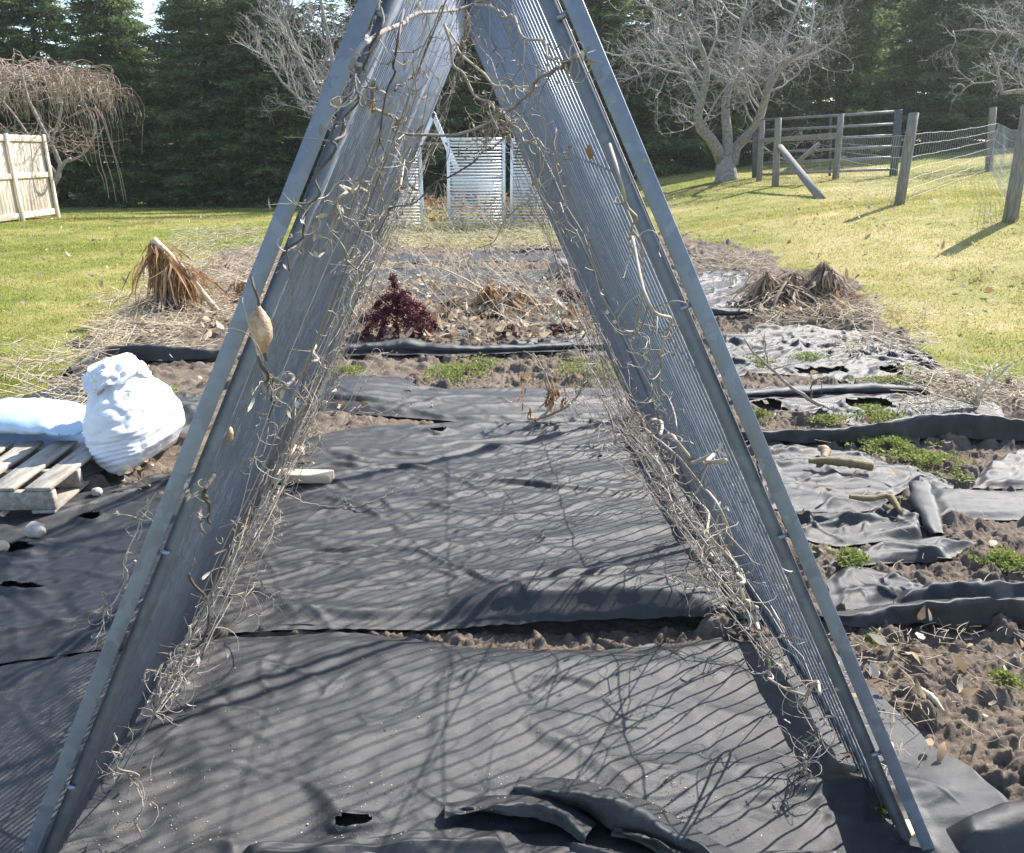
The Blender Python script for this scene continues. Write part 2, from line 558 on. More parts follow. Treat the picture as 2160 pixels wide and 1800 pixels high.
def sheet(front, back, nu, nv, label, wr=1.0, seed=0, base=0.027, holes=(), style='x', lift=None, ragged=0.006, hem=0.0, px=True, group="sheets of black ground fabric"):
    """fabric between a near edge and a far edge (polylines, photo pixels on the ground)"""
    f = np.array([P(*p)[:2] if px else p for p in front]); b = np.array([P(*p)[:2] if px else p for p in back])
    f = spline(np.c_[f, np.zeros(len(f))], nu)[:, :2]; b = spline(np.c_[b, np.zeros(len(b))], nu)[:, :2]
    v = np.linspace(0, 1, nv)[:, None, None]; u = np.linspace(0, 1, nu)
    XY = f[None] * (1 - v) + b[None] * v
    X, Y = XY[..., 0], XY[..., 1]
    U = np.broadcast_to(u[None], X.shape); Vv = np.broadcast_to(v[..., 0], X.shape)
    e = np.minimum(np.minimum(U, 1 - U) * nu, np.minimum(Vv, 1 - Vv) * nv)
    rag = np.clip(1 - e / 3, 0, 1)
    X = X + ragged * rag * gnoise(X * 25, Y * 25, seed + 3); Y = Y + ragged * rag * gnoise(X * 25, Y * 25, seed + 4)
    area = max(.05, float(np.ptp(X) * np.ptp(Y)) * .8)
    if style == 'x':       # long folds running left to right
        z = folds(X, Y, seed, int(22 * area) + 4, 0.0, .13, (.25, 1.0), (.012, .045), (.003, .017)) + folds(X, Y, seed + 50, int(26 * area), 0.1, .35, (.06, .3), (.007, .02), (.002, .008)) + .010 * fbm(X * 1.3, Y * 2.6, seed + 5, 3)
    elif style == 'd':     # diagonal pulls
        z = folds(X, Y, seed, int(15 * area) + 4, -.25, .5, (.12, .55), (.022, .07), (.004, .018)) + folds(X, Y, seed + 50, int(34 * area), 0.1, .8, (.03, .16), (.008, .022), (.002, .009)) + .020 * fbm(X * 1.6, Y * 2.2, seed + 5, 3)
    else:                  # crumpled
        z = folds(X, Y, seed, int(34 * area) + 7, 0.0, .55, (.10, .42), (.018, .05), (.010, .046)) + folds(X, Y, seed + 50, int(70 * area) + 6, 0.1, 1.0, (.04, .18), (.008, .02), (.004, .016)) + .03 * fbm(X * 3, Y * 4, seed + 5, 3)
    z = z * wr + 0.0025 * fbm(X * 14, Y * 14, seed + 2, 2)
    Lu = float(np.linalg.norm(np.diff(f, axis=0), axis=1).sum()); Lv = float(np.linalg.norm(b.mean(0) - f.mean(0)))
    de = np.minimum(np.minimum(U, 1 - U) * Lu, np.minimum(Vv, 1 - Vv) * Lv)
    eg = np.linspace(0, 1, 24)
    SHEETS.append(np.concatenate([np.c_[np.interp(eg, u, X[0]), np.interp(eg, u, Y[0])], np.c_[X[:, -1], Y[:, -1]][::max(1, nv // 12)], np.c_[np.interp(eg, u, X[-1]), np.interp(eg, u, Y[-1])][::-1], np.c_[X[:, 0], Y[:, 0]][::-max(1, nv // 12)]]))
    ed = sm(0.0, .07, de + .02 * gnoise(X * 8, Y * 8, seed + 7))
    Z = H(X, Y) + base * (.28 + .72 * ed) + z * (.35 + .65 * ed)
    if lift is not None: Z = Z + lift(X, Y, U, Vv)
    keep = np.ones((nv - 1, nu - 1), bool)
    cx = (X[1:, 1:] + X[:-1, :-1]) / 2; cy = (Y[1:, 1:] + Y[:-1, :-1]) / 2
    for (hx, hy, ra, rb, hz) in holes:
        h0 = P(hx, hy)
        d = np.hypot((X - h0[0]) / ra, (Y - h0[1]) / rb) + 0.45 * gnoise(X * 14, Y * 14, seed + 21)
        Z = Z + hz * np.exp(-((d - 1) / 0.45) ** 2)
        dc = np.hypot((cx - h0[0]) / ra, (cy - h0[1]) / rb) + 0.45 * gnoise(cx * 14, cy * 14, seed + 21)
        keep &= dc > 0.9
    if hem:
        g0 = H(X[0], Y[0]) + .012
        ex = [(X[0] + .004 * gnoise(X[0] * 20, Y[0] + q, seed), Y[0] - .004 * q - .006 * gnoise(X[0] * 5, X[0] * 0 + q * .3, seed + 1), g0 + (Z[0] - g0) * (1 - hem * q / 5)) for q in range(5, 0, -1)]
        X = np.concatenate([np.array([e_[0] for e_ in ex]), X]); Y = np.concatenate([np.array([e_[1] for e_ in ex]), Y]); Z = np.concatenate([np.array([e_[2] for e_ in ex]), Z])
        keep = np.concatenate([np.ones((5, nu - 1), bool), keep])
    o = MB().grid(X, Y, Z, keep).build("ground_fabric", M['fabric'], smooth=True)
    return tag(o, label, "ground fabric", group)


def flap(path, height, label, lean=0.25, thick=0.02, n=130, seed=0, waves=0.2, base=0.03, group="sheets of black ground fabric"):
    """edge of fabric standing up along a path of photo pixels; height list along it, leaning towards the viewer"""
    p = spline(np.array([np.r_[P(*q)[:2], 0] for q in path]), n)
    hh = np.interp(np.linspace(0, 1, n), np.linspace(0, 1, len(height)), height)
    hh = hh * (1 + waves * gnoise(p[:, 0] * 3, p[:, 0] * 0 + seed, seed))
    t = np.gradient(p[:, :2], axis=0); t /= np.linalg.norm(t, axis=1, keepdims=True)
    nrm = np.c_[-t[:, 1], t[:, 0]]
    nrm *= np.sign(-nrm[:, 1:2] + 1e-9)          # towards the camera
    rows = []
    prof = [(-1.9, -0.15), (-1.3, 0.04), (-0.8, 0.22), (-0.4, 0.55), (-0.14, 0.9), (-0.02, 1.0), (0.05, 0.97), (0.10, 0.80), (0.13, 0.5), (0.17, 0.22), (0.24, 0.0)]
    for (a, z) in prof:
        off = a * (hh * 0.9 + 0.02) + 0.012 * gnoise(p[:, 0] * 9, p[:, 0] * 0 + a * 3, seed + 2)
        off = off + .022 * fbm(p[:, 0] * 9, p[:, 1] * 3 + a * 2.5, seed + 40, 3) * sm(-1.7, -.8, a)
        xy = p[:, :2] + nrm * off[:, None]
        rows.append(np.c_[xy, H(xy[:, 0], xy[:, 1]) + .012 * fbm(p[:, 0] * 14, p[:, 1] * 0 + z, seed + 41, 2) * z + base * (1 if a > -1.5 else 0.4) + hh * z + 0.006 * gnoise(p[:, 0] * 7, p[:, 0] * 0 + z * 2, seed + 5)])
    R = np.array(rows)
    o = MB().grid(R[..., 0], R[..., 1], R[..., 2]).build("ground_fabric", M['fabric'], smooth=True)
    return tag(o, label, "ground fabric", group)


def roll(path, rads, label, n=140, sides=14, seed=0, z0=0.03, tail=0.0, group="sheets of black ground fabric"):
    """rolled up or folded over fabric: spiral section swept along a path of photo pixels"""
    p = spline(np.array([np.r_[P(*q)[:2], 0] for q in path]), n)
    r = np.interp(np.linspace(0, 1, n), np.linspace(0, 1, len(rads)), rads)
    r = r * (1 + 0.22 * gnoise(np.arange(n) * 0.05, np.zeros(n), seed))
    t = np.gradient(p[:, :2], axis=0); t /= np.linalg.norm(t, axis=1, keepdims=True)
    nrm = np.c_[-t[:, 1], t[:, 0]]; nrm *= np.sign(-nrm[:, 1:2] + 1e-9)
    rows = []
    spn = 1 + .35 * fbm(p[:, 0] * 7, p[:, 1] * 7, seed + 44, 3)
    for k in range(sides * 2 - 2):
        a = math.radians(200) - k * 2 * math.pi / sides
        rr = r * spn * (1 - 0.016 * k) * (1 + .22 * fbm(p[:, 0] * 11, np.full(n, k * .45), seed + 46, 3)) * (1 + 0.16 * gnoise(np.arange(n) * 0.06, np.full(n, k * 0.35), seed + 3))
        off = rr * math.cos(a); z = rr * math.sin(a) * 0.62
        xy = p[:, :2] - nrm * off[:, None]
        rows.append(np.c_[xy, H(xy[:, 0], xy[:, 1]) + z0 + r * 0.55 + z])
    if tail > 0:
        pre = []
        for f in (3.2, 2.2, 1.5, 1.15):
            xy = p[:, :2] - nrm * (-(r * f) * tail)[:, None]
            pre.append(np.c_[xy, H(xy[:, 0], xy[:, 1]) + z0 + 0.004 * f + 0.008 * gnoise(p[:, 0] * 6, p[:, 1] * 6 + f, seed)])
        rows = pre + rows
    R = np.array(rows)
    o = MB().grid(R[..., 0], R[..., 1], R[..., 2]).build("ground_fabric", M['fabric'], smooth=True)
    return tag(o, label, "ground fabric", group)


G = "sheets of black ground fabric"
# near sheet
def lift_near(X, Y, U, V):
    d = 0.030 * np.exp(-((X - 0.05) / 0.5) ** 2 - ((Y - 2.05) / 0.10) ** 2)
    return d + 0.018 * fbm(X * 3, Y * 4, 71, 3)
sheet([(-700, 2300), (300, 2300), (1100, 2300), (2050, 2300), (2330, 1900)],
      [(-420, 1430), (0, 1412), (430, 1352), (800, 1342), (960, 1370), (1180, 1378), (1400, 1366), (1600, 1340), (1722, 1352), (1800, 1420), (1880, 1500), (1970, 1590), (2120, 1690)],
      420, 230, "wide black ground fabric sheet covering the nearest foreground, with shadows of bars on it", 0.75, 11, style='d', lift=lift_near,
      holes=[(745, 1757, 0.045, 0.020, 0.014)])
# middle sheet with the raised near edge
def lift_mid(X, Y, U, V):
    c = np.exp(-((X - 0.30) / 0.42) ** 4) * 1.0 + 0.12
    d = (Y - 2.24)
    pr = np.interp(d, [-0.1, 0.0, 0.03, 0.06, 0.10, 0.16, 0.3, 0.6], [0.055, 0.060, 0.052, 0.075, 0.105, 0.095, 0.035, 0.0])
    return c * pr + 0.012 * fbm(X * 2, Y * 3, 81, 3)
sheet([(-420, 1415), (0, 1400), (430, 1340), (780, 1330), (1000, 1332), (1200, 1332), (1450, 1325), (1640, 1306)],
      [(-330, 1095), (-60, 1085), (180, 1040), (420, 990), (600, 940), (760, 905), (1000, 893), (1250, 893), (1420, 905)],
      300, 230, "long wrinkled black ground fabric sheet under the metal trellis, near edge lifted", 0.8, 23, style='x', lift=lift_mid, hem=.40,
      holes=[(40, 1175, 0.07, 0.05, 0.02), (50, 1262, 0.10, 0.035, 0.015), (195, 1106, 0.05, 0.03, 0.02), (925, 922, 0.055, 0.04, 0.02), (355, 1345, 0.05, 0.05, 0.015), (1255, 900, 0.03, 0.03, 0.02)])
# strip between the two soil patches
sheet([(640, 868), (860, 884), (1000, 896), (1200, 905), (1420, 905)], [(600, 815), (720, 800), (830, 800), (900, 820), (1060, 822), (1250, 820), (1380, 830)],
      150, 60, "black ground fabric strip with a humped fold behind the long middle sheet", 0.9, 31, style='x',
      lift=lambda X, Y, U, V: 0.075 * np.exp(-((U - 0.16) / 0.16) ** 2) * np.sin(np.pi * np.clip(V * 1.15, 0, 1)) + 0.03 * np.exp(-((V - .5) / .2) ** 2) * np.exp(-((U - .5) / .3) ** 2))
roll([(735, 752), (860, 748), (960, 752), (1100, 748), (1240, 742), (1330, 740)], [0.06, 0.085, 0.05, 0.045, 0.05, 0.03], "long folded black fabric roll lying in front of the dark red plants", seed=3, tail=0.7)
sheet([(1080, 742), (1200, 748), (1330, 760), (1420, 762)], [(1050, 722), (1200, 716), (1330, 706), (1400, 700)], 70, 30, "thin folded black fabric strip at the far soil patch, right end", 0.7, 33, style='c')
sheet([(700, 625), (900, 640), (1100, 646), (1290, 640)], [(720, 575), (900, 570), (1100, 575), (1250, 570)], 120, 60, "grey dusty fabric sheet lying behind the dark red plants", 0.5, 35, style='c')
sheet([(960, 690), (1100, 690), (1240, 680)], [(940, 672), (1100, 668), (1230, 660)], 70, 16, "narrow fabric strip between the dark red plants", 0.4, 37, style='x')
sheet([(950, 555), (1100, 552), (1250, 552)], [(1010, 528), (1120, 528), (1240, 530)], 60, 20, "farthest dusty fabric sheet at the back of the bed", 0.4, 39, style='c')
flap([(1060, 540), (1130, 536), (1220, 533)], [0.03, 0.06, 0.05, 0.02], "standing edge of the farthest fabric sheet", seed=8, n=40)
sheet([(720, 560), (860, 556), (960, 560)], [(740, 545), (860, 540), (950, 545)], 50, 12, "dark fabric scrap among straw at the back left of the bed", 0.4, 40, style='c')
# right hand side, far to near
sheet([(1450, 640), (1500, 650), (1570, 645), (1600, 640)], [(1450, 580), (1520, 572), (1570, 578), (1590, 600)], 70, 60, "rumpled grey fabric left of the withered plants on the right", 0.55, 41, style='c')
roll([(1470, 668), (1530, 672), (1585, 668), (1625, 662)], [0.055, 0.06, 0.05, 0.02], "dark fabric roll just below the withered plants on the right", seed=12, n=50, tail=0.4)
sheet([(1500, 800), (1620, 792), (1760, 806), (1880, 822), (2010, 800)], [(1520, 722), (1650, 690), (1760, 700), (1880, 722), (1960, 760)], 170, 110, "large crumpled grey fabric sheet at the right edge of the bed", 0.75, 43, style='c',
      holes=[(1730, 790, 0.20, 0.09, 0.01), (1580, 770, 0.14, 0.07, 0.02), (1880, 795, 0.1, 0.07, 0.02)])
sheet([(1540, 862), (1700, 872), (1800, 900), (1960, 896), (2120, 886)], [(1530, 824), (1700, 826), (1900, 836), (2000, 838), (2110, 860)], 170, 60, "black fabric sheet with long soft folds behind the standing fabric band", 0.8, 47, style='x',
      holes=[(1840, 872, 0.16, 0.09, 0.03), (1620, 862, 0.1, 0.05, 0.02)])
roll([(1540, 850), (1680, 842), (1800, 838), (1960, 836)], [0.035, 0.05, 0.055, 0.03], "fold of black fabric along the weeds on the right", seed=14, n=70, tail=0.5)
flap([(1560, 938), (1680, 942), (1800, 940), (1900, 934), (2000, 930), (2200, 940)], [0.05, 0.07, 0.085, 0.13, 0.14, 0.10], "long standing band of black fabric crossing the right side", seed=15, n=130, waves=0.12)
sheet([(1620, 1075), (1720, 1085), (1840, 1080), (1900, 1040), (1960, 1010)], [(1590, 945), (1680, 945), (1800, 955), (1880, 985), (1950, 1000)], 150, 130, "crumpled torn fabric sheet around the yellowish stalk on the right", 0.6, 51, style='c')
sheet([(1660, 1130), (1760, 1155), (1860, 1150), (1960, 1150)], [(1650, 1085), (1750, 1085), (1860, 1085), (1940, 1080)], 110, 60, "dark fabric piece with a twisted tail by the right frame post", 0.7, 53, style='c')
roll([(1935, 1050), (1945, 1090), (1960, 1130), (1975, 1150)], [0.05, 0.055, 0.05, 0.03], "short upright folded tube of black fabric on the right soil", seed=16, n=40)
sheet([(1975, 1095), (2060, 1100), (2250, 1100)], [(1950, 1030), (2060, 1038), (2250, 1042)], 90, 60, "smooth grey fabric strip running out of the right side", 0.35, 55, style='x')
sheet([(1900, 1035), (1950, 1040), (2010, 1045)], [(1880, 1000), (1950, 1005), (2010, 1020)], 40, 30, "dark crumpled knot of fabric at the end of the smooth strip", 1.0, 56, style='c')
sheet([(1985, 1190), (2000, 1185), (2060, 1150)], [(1730, 1200), (1800, 1170), (1950, 1140)], 50, 30, "twisted fabric tail lying across the clods", 0.5, 57, style='c')
sheet([(1760, 1290), (1840, 1288), (1960, 1270)], [(1740, 1230), (1810, 1200), (1960, 1245)], 80, 60, "grey crumpled fabric scrap beside the right frame post", 0.6, 58, style='c')
flap([(1740, 1330), (1830, 1328), (1960, 1326), (2060, 1324), (2260, 1322)], [0.02, 0.055, 0.085, 0.085, 0.08], "nearest standing band of black fabric on the right", seed=19, n=110, waves=0.1)
sheet([(1880, 1290), (2000, 1292), (2200, 1290)], [(1890, 1262), (2020, 1250), (2200, 1255)], 70, 30, "fabric folded back behind the nearest standing band", 0.6, 59, style='c', base=0.06)
sheet([(1990, 1820), (2100, 1860), (2300, 1900)], [(1950, 1770), (2080, 1730), (2260, 1680)], 90, 60, "big soft fold of fabric in the lower right corner", 0.5, 61, style='d', base=0.06, lift=lambda X, Y, U, V: 0.06 * np.sin(np.pi * np.clip(V, 0, 1)) * sm(0, .5, U) + .02 * fbm(X * 5, Y * 5, 77, 3))
sheet([(2050, 1030), (2120, 1035), (2260, 1030)], [(2080, 985), (2150, 960), (2260, 950)], 40, 30, "dark fabric scrap at the right edge on bare soil", 0.8, 62, style='c')
# left hand side
flap([(150, 800), (230, 772), (330, 768), (430, 764), (480, 760)], [0.06, 0.10, 0.13, 0.10, 0.05], "standing black fabric edge behind the white sack", seed=21, n=70)
sheet([(-60, 905), (60, 900), (200, 890), (330, 900)], [(40, 850), (120, 815), (190, 790), (320, 850)], 90, 60, "dark fabric corner between grass and sacks", 0.6, 63, style='c')
sheet([(300, 900), (370, 920), (430, 900)], [(310, 850), (380, 840), (440, 830)], 50, 40, "dark crumpled fabric between white sack and frame post", 0.7, 64, style='c')
# torn folded edge at the very front
flap([(1085, 1696), (1180, 1722), (1300, 1766), (1420, 1820), (1560, 1900)], [0.012, 0.045, 0.05, 0.042, 0.05], "torn folded back fabric edge in the near foreground", seed=66, n=150, waves=.5, base=.05)
flap([(1290, 1790), (1380, 1830), (1480, 1880)], [0.012, 0.032, 0.02], "second smaller torn edge lying in front of the folded fabric", seed=69, n=80, waves=.5, base=.05)
flap([(940, 1748), (1060, 1745), (1160, 1762), (1240, 1800)], [0.006, 0.018, 0.028, 0.01], "shallow ragged fold left of the torn folded edge", seed=70, n=90, waves=.6, base=.05)
sheet([(470, 1880), (800, 1850), (1120, 1850)], [(520, 1800), (640, 1790), (760, 1776), (900, 1768), (1060, 1762)], 110, 50, "thin torn layer of fabric with pale sand grains at the bottom of the view", 0.8, 67, style='x', base=0.05, ragged=.014,
      lift=lambda X, Y, U, V: 0.022 * np.exp(-((V - .8) / .16) ** 2) * (.6 + .6 * gnoise(U * 4, U * 0, 8)))
sheet([(1180, 1830), (1400, 1900), (1800, 1890)], [(1150, 1775), (1400, 1800), (1780, 1790)], 90, 40, "dark under layer of fabric at the bottom centre", 0.6, 65, style='d', base=0.055)

# ---------------------------------------------------------------- soil of the garden bed with clods
def clods(x, y, s, seed):
    """rounded lumps: distance to jittered cell points"""
    xi = np.floor(x / s).astype(np.int64); yi = np.floor(y / s).astype(np.int64)
    best = np.zeros_like(x)
    for dx in (-1, 0, 1):
        for dy in (-1, 0, 1):
            cx, cy = xi + dx, yi + dy
            def hs(k):
                hh = (cx * 374761393 + cy * 668265263 + (seed + k) * 974711) & 0xffffffff
                hh = ((hh ^ (hh >> 13)) * 1274126177) & 0xffffffff
                return (hh ^ (hh >> 16)).astype(float) / 4294967296.0
            px = (cx + hs(1)) * s; py = (cy + hs(2)) * s; r = s * (0.25 + .5 * hs(3) ** 2)
            d = np.hypot(x - px, (y - py) * 1.1)
            best = np.maximum(best, np.sqrt(np.clip(r * r - d * d, 0, None)))
    return best


def inside(poly, x, y):
    c = np.zeros(x.shape, bool); n = len(poly)
    for i in range(n):
        x0, y0 = poly[i]; x1, y1 = poly[(i + 1) % n]
        if y0 == y1: continue
        c ^= ((y0 > y) != (y1 > y)) & (x < (x1 - x0) * (y - y0) / (y1 - y0) + x0)
    return c


gx = np.concatenate([np.linspace(-5.6, -1.2, 150), np.linspace(-1.186, -.62, 30), np.linspace(-.61, .9, 180), np.linspace(.907, 2.6, 250), np.linspace(2.615, 4.6, 120)])
gy = np.concatenate([np.linspace(0.5, 1.2, 30), np.linspace(1.21, 2.6, 200), np.linspace(2.61, 4.2, 170), np.linspace(4.22, 8, 220), np.linspace(8.05, 14.6, 110)])
X, Y = np.meshgrid(gx, gy)
Xw = X + .022 * gnoise(X * 16, Y * 16, 91) + .008 * gnoise(X * 55, Y * 55, 94); Yw = Y + .022 * gnoise(X * 16, Y * 16, 92) + .008 * gnoise(X * 55, Y * 55, 95)
m1 = sm(-.05, .3, gnoise(X * 5, Y * 5, 93)); m2 = sm(-.25, .2, gnoise(X * 9, Y * 9, 96)); m3 = sm(-.3, .1, gnoise(X * 12, Y * 12, 97))
Z = 0.85 * clods(Xw, Yw, .095, 40) * m1 + 0.75 * clods(Xw + .3, Yw, .046, 44) * m2 + .8 * clods(Xw, Yw + .2, .024, 47) * m3 + .020 * np.abs(fbm(X * 22, Y * 22, 46, 4)) + .010 * fbm(X * 60, Y * 60, 49, 2) + 0.020 * fbm(X * 3, Y * 3, 48, 3)
cov = np.zeros(X.shape, bool)
for poly in SHEETS:
    lo, hi = poly.min(0), poly.max(0)
    jx = np.where((gx >= lo[0]) & (gx <= hi[0]))[0]; jy = np.where((gy >= lo[1]) & (gy <= hi[1]))[0]
    if len(jx) < 2 or len(jy) < 2: continue
    sl_ = np.s_[jy[0]:jy[-1] + 1, jx[0]:jx[-1] + 1]
    cov[sl_] |= inside(poly, X[sl_], Y[sl_])
cf = cov.astype(float)
for _ in range(2):
    cf[1:-1, 1:-1] = (cf[1:-1, 1:-1] * 2 + cf[:-2, 1:-1] + cf[2:, 1:-1] + cf[1:-1, :-2] + cf[1:-1, 2:]) / 6
Z = H(X, Y) - 0.006 + Z * (1 - .75 * cf) - .012 * cf - 0.10 * sm(0.12, -0.3, bedmask(X, Y))
soil = MB().grid(X, Y, Z).build("soil", M['soil'], smooth=True, origin=(0, 0, 0))
tag(soil, kind="structure")


# ---------------------------------------------------------------- the metal A-frame trellis
AX0 = np.array([-0.060, 1.31, 0.0]); AROT = 0.055
HT, HW = 2.0235, 1.012
DEP = 3.14
TILT = 0.027                                                   # the ridge climbs a little towards the back
av = np.array([math.cos(AROT), math.sin(AROT), 0]); bv = np.array([-math.sin(AROT), math.cos(AROT), 0])   # across, along


def A(u, d, z):
    """trellis coordinates: across, depth, height -> world"""
    return AX0 + av * u + bv * d + np.array([0, 0, z * (1 + TILT * d)])


tre = thing("trellis", AX0, "tall A-shaped galvanised steel trellis of thin rods straddling the fabric path", "trellis")
sl = math.hypot(HW, HT)
for sgn in (-1, 1):
    sdir = np.array([-sgn * HW / sl, HT / sl])                     # up the slope (across, height)
    nout = np.array([sgn * HT / sl, HW / sl])                       # outward normal
    def S(s_, n_, d):                                               # distance up slope, outward offset, depth
        u = sgn * HW + sdir[0] * s_ + nout[0] * n_; z = sdir[1] * s_ + nout[1] * n_
        return A(u, d, z)
    un = av * nout[0] + np.array([0, 0, nout[1]])
    for k in range(2):
        d0 = k * 1.575 + 0.02; d1 = d0 + 1.53
        top = sl - 0.03
        fr = MB()
        for dd in (d0 + 0.012, d1 - 0.012):
            fr.tubes(np.array([S(0.06, -0.009, dd), S(1.2, -0.009, dd), S(top, -0.009, dd)]), 0.013, 12)
        for ss in (0.12, top - 0.02):
            fr.beam(S(ss, -0.006, d0 + .012), S(ss, -0.006, d1 - .012), 0.085 if ss < 1 else 0.03, 0.005, up=un)
        fr_o = fr.build("panel", M['tube'], tre, smooth=False)
        rods = MB()
        nr = 30 if sgn > 0 else 48
        ds = np.linspace(d0 + 0.045, d1 - 0.045, nr)
        pts = np.array([[S(0.0 + 0.03 * random.random(), -0.017, d), S(0.8, -0.017, d + 0.002 * random.gauss(0, 1)), S(1.6, -0.017, d + 0.002 * random.gauss(0, 1)), S(top, -0.017, d)] for d in ds])
        rods.tubes(pts, 0.0028 if sgn > 0 else 0.0030, 8)
        rods.build("rod_grid", M['rod'], fr_o, smooth=True)
        cr = MB()
        for ss in (0.5, 0.9, 1.3, 1.7, 2.1):
            cr.tubes(np.array([S(ss, -0.0115, d0 + .012), S(ss + .002, -0.0115, (d0 + d1) / 2), S(ss, -0.0115, d1 - .012)]), 0.0024, 6)
        cr.build("cross_wire", M['galv'], fr_o)
    for dd in (0.0, DEP):
        lg = MB()
        # angle iron leg: wide face towards the viewer, return flange on the outside
        lg.beam(S(-0.10, 0.003 + 0.019, dd), S(sl + 0.12, 0.004 + 0.014, dd), 0.028, 0.005, up=bv, bev=0.0015)
        lg.beam(S(-0.10, 0.0295, dd + 0.0225), S(sl + 0.12, 0.0295, dd + 0.0225), 0.005, 0.038, up=bv, bev=0.0015)
        leg = lg.build("leg", M['galv'], tre)
        for ss in (0.35, 0.95, 1.45, 1.95):
            bo = MB(); bo.tubes(np.array([S(ss, -0.012, dd + 0.012), S(ss, 0.0, dd + 0.012), S(ss, 0.012, dd + 0.012)]), 0.0045, 8)
            bo.build("bolt", M['pale_galv'], leg)
ri = MB(); ri.tubes(np.array([A(0, -0.03, HT + .01), A(0, 1.5, HT + .01), A(0, DEP + .03, HT + .01)]), 0.016, 10)
ri.build("ridge_bar", M['galv'], tre, smooth=True)
# ---------------------------------------------------------------- materials for the rest
M['bark'] = simple("grey_bark", [(0.13, 0.11, 0.095), (0.24, 0.21, 0.19), (0.33, 0.30, 0.28)], 14, 0.9, bump=0.6, bscale=50)
M['twig'] = simple("bare_twigs", [(0.18, 0.15, 0.135), (0.30, 0.265, 0.245)], 5, 0.75, island=[(0.15, 0.13, 0.12), (0.30, 0.28, 0.265), (0.44, 0.42, 0.41)])
M['weep'] = simple("weeping_twigs", [(0.24, 0.17, 0.12), (0.38, 0.30, 0.24)], 3, 0.7, island=[(0.20, 0.14, 0.10), (0.34, 0.26, 0.20), (0.46, 0.38, 0.32)], transl=0.0)
M['needles'] = simple("spruce_needles", [(0.055, 0.092, 0.044), (0.09, 0.13, 0.052), (0.16, 0.18, 0.06)], 0.9, 0.6, island=[(0.060, 0.105, 0.050), (0.120, 0.170, 0.065), (0.26, 0.27, 0.085)], transl=0.5, coord='World', spec=0.3)
M['trunk'] = simple("spruce_trunk", [(0.05, 0.04, 0.03), (0.10, 0.085, 0.07)], 10, 0.95)
M['oldwood'] = simple("weathered_grey_wood", [(0.11, 0.10, 0.085), (0.20, 0.185, 0.16), (0.29, 0.27, 0.235)], 7, 0.85, bump=0.5, bscale=30, stretch=(6, 6, 0.7))
M['fencewood'] = simple("pale_fence_boards", [(0.46, 0.38, 0.29), (0.57, 0.48, 0.38), (0.66, 0.57, 0.47)], 5, 0.8, bump=0.2, bscale=30, stretch=(3, 6, 0.5), island=[(0.44, 0.37, 0.29), (0.64, 0.56, 0.46)])
M['fencerail'] = simple("pale_fence_rail", [(0.60, 0.52, 0.40), (0.74, 0.66, 0.54)], 6, 0.8, bump=0.2)
M['darkmetal'] = simple("dark_steel", [(0.05, 0.053, 0.06), (0.10, 0.10, 0.11)], 12, 0.55, metal=0.3)
M['gatepipe'] = simple("worn_gate_pipe", [(0.13, 0.135, 0.15), (0.26, 0.265, 0.28)], 8, 0.42, metal=0.5)
M['wire'] = simple("fence_wire", [(0.38, 0.39, 0.40), (0.52, 0.53, 0.54)], 10, 0.45, metal=0.4)
M['white_rail'] = simple("white_galvanised_bars", [(0.62, 0.64, 0.68), (0.80, 0.82, 0.86)], 9, 0.4, metal=0.25)
M['pallet'] = simple("weathered_pallet_wood", [(0.17, 0.145, 0.115), (0.32, 0.285, 0.24), (0.46, 0.42, 0.36)], 6, 0.88, bump=0.6, bscale=40, stretch=(5, 0.8, 5), detail=8)
M['cutwood'] = simple("pale_cut_lumber", [(0.55, 0.42, 0.28), (0.68, 0.55, 0.40)], 8, 0.75, bump=0.25, bscale=40, stretch=(0.8, 6, 6))
M['straw'] = simple("dry_straw", [(0.40, 0.32, 0.21), (0.58, 0.49, 0.36)], 5, 0.75, island=[(0.26, 0.19, 0.12), (0.48, 0.39, 0.27), (0.68, 0.60, 0.47)])
M['deadleaf'] = simple("dead_leaves", [(0.26, 0.17, 0.10), (0.46, 0.36, 0.25)], 9, 0.8, island=[(0.18, 0.10, 0.05), (0.34, 0.22, 0.12), (0.52, 0.42, 0.30), (0.66, 0.58, 0.46)], transl=0.25)
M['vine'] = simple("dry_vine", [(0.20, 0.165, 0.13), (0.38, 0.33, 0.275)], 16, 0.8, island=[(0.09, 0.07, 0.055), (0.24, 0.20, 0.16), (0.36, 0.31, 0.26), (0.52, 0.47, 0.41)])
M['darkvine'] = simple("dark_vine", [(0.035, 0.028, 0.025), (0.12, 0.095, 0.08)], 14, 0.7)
M['brownhang'] = simple("brown_withered_leaves", [(0.20, 0.11, 0.05), (0.42, 0.24, 0.10)], 4, 0.8, island=[(0.13, 0.075, 0.04), (0.34, 0.18, 0.07), (0.48, 0.34, 0.20)], transl=0.3)
M['greyhang'] = simple("grey_brown_withered_leaves", [(0.16, 0.115, 0.08), (0.34, 0.26, 0.18)], 5, 0.85, island=[(0.10, 0.07, 0.05), (0.28, 0.20, 0.13), (0.48, 0.38, 0.26)], transl=0.2)
M['amaranth'] = simple("dark_red_seed_heads", [(0.055, 0.010, 0.020), (0.13, 0.022, 0.036)], 10, 0.8, island=[(0.040, 0.010, 0.022), (0.12, 0.020, 0.035), (0.21, 0.055, 0.050)], transl=0.15)
M['weed'] = simple("green_weeds", [(0.15, 0.20, 0.04), (0.30, 0.32, 0.09)], 5, 0.55, island=[(0.09, 0.14, 0.025), (0.22, 0.26, 0.06), (0.38, 0.36, 0.13)], transl=0.4)
M['sack'] = simple("white_plastic_sack", [(0.66, 0.67, 0.71), (0.78, 0.79, 0.82)], 5, 0.45, bump=0.35, bscale=22, transl=0.12)
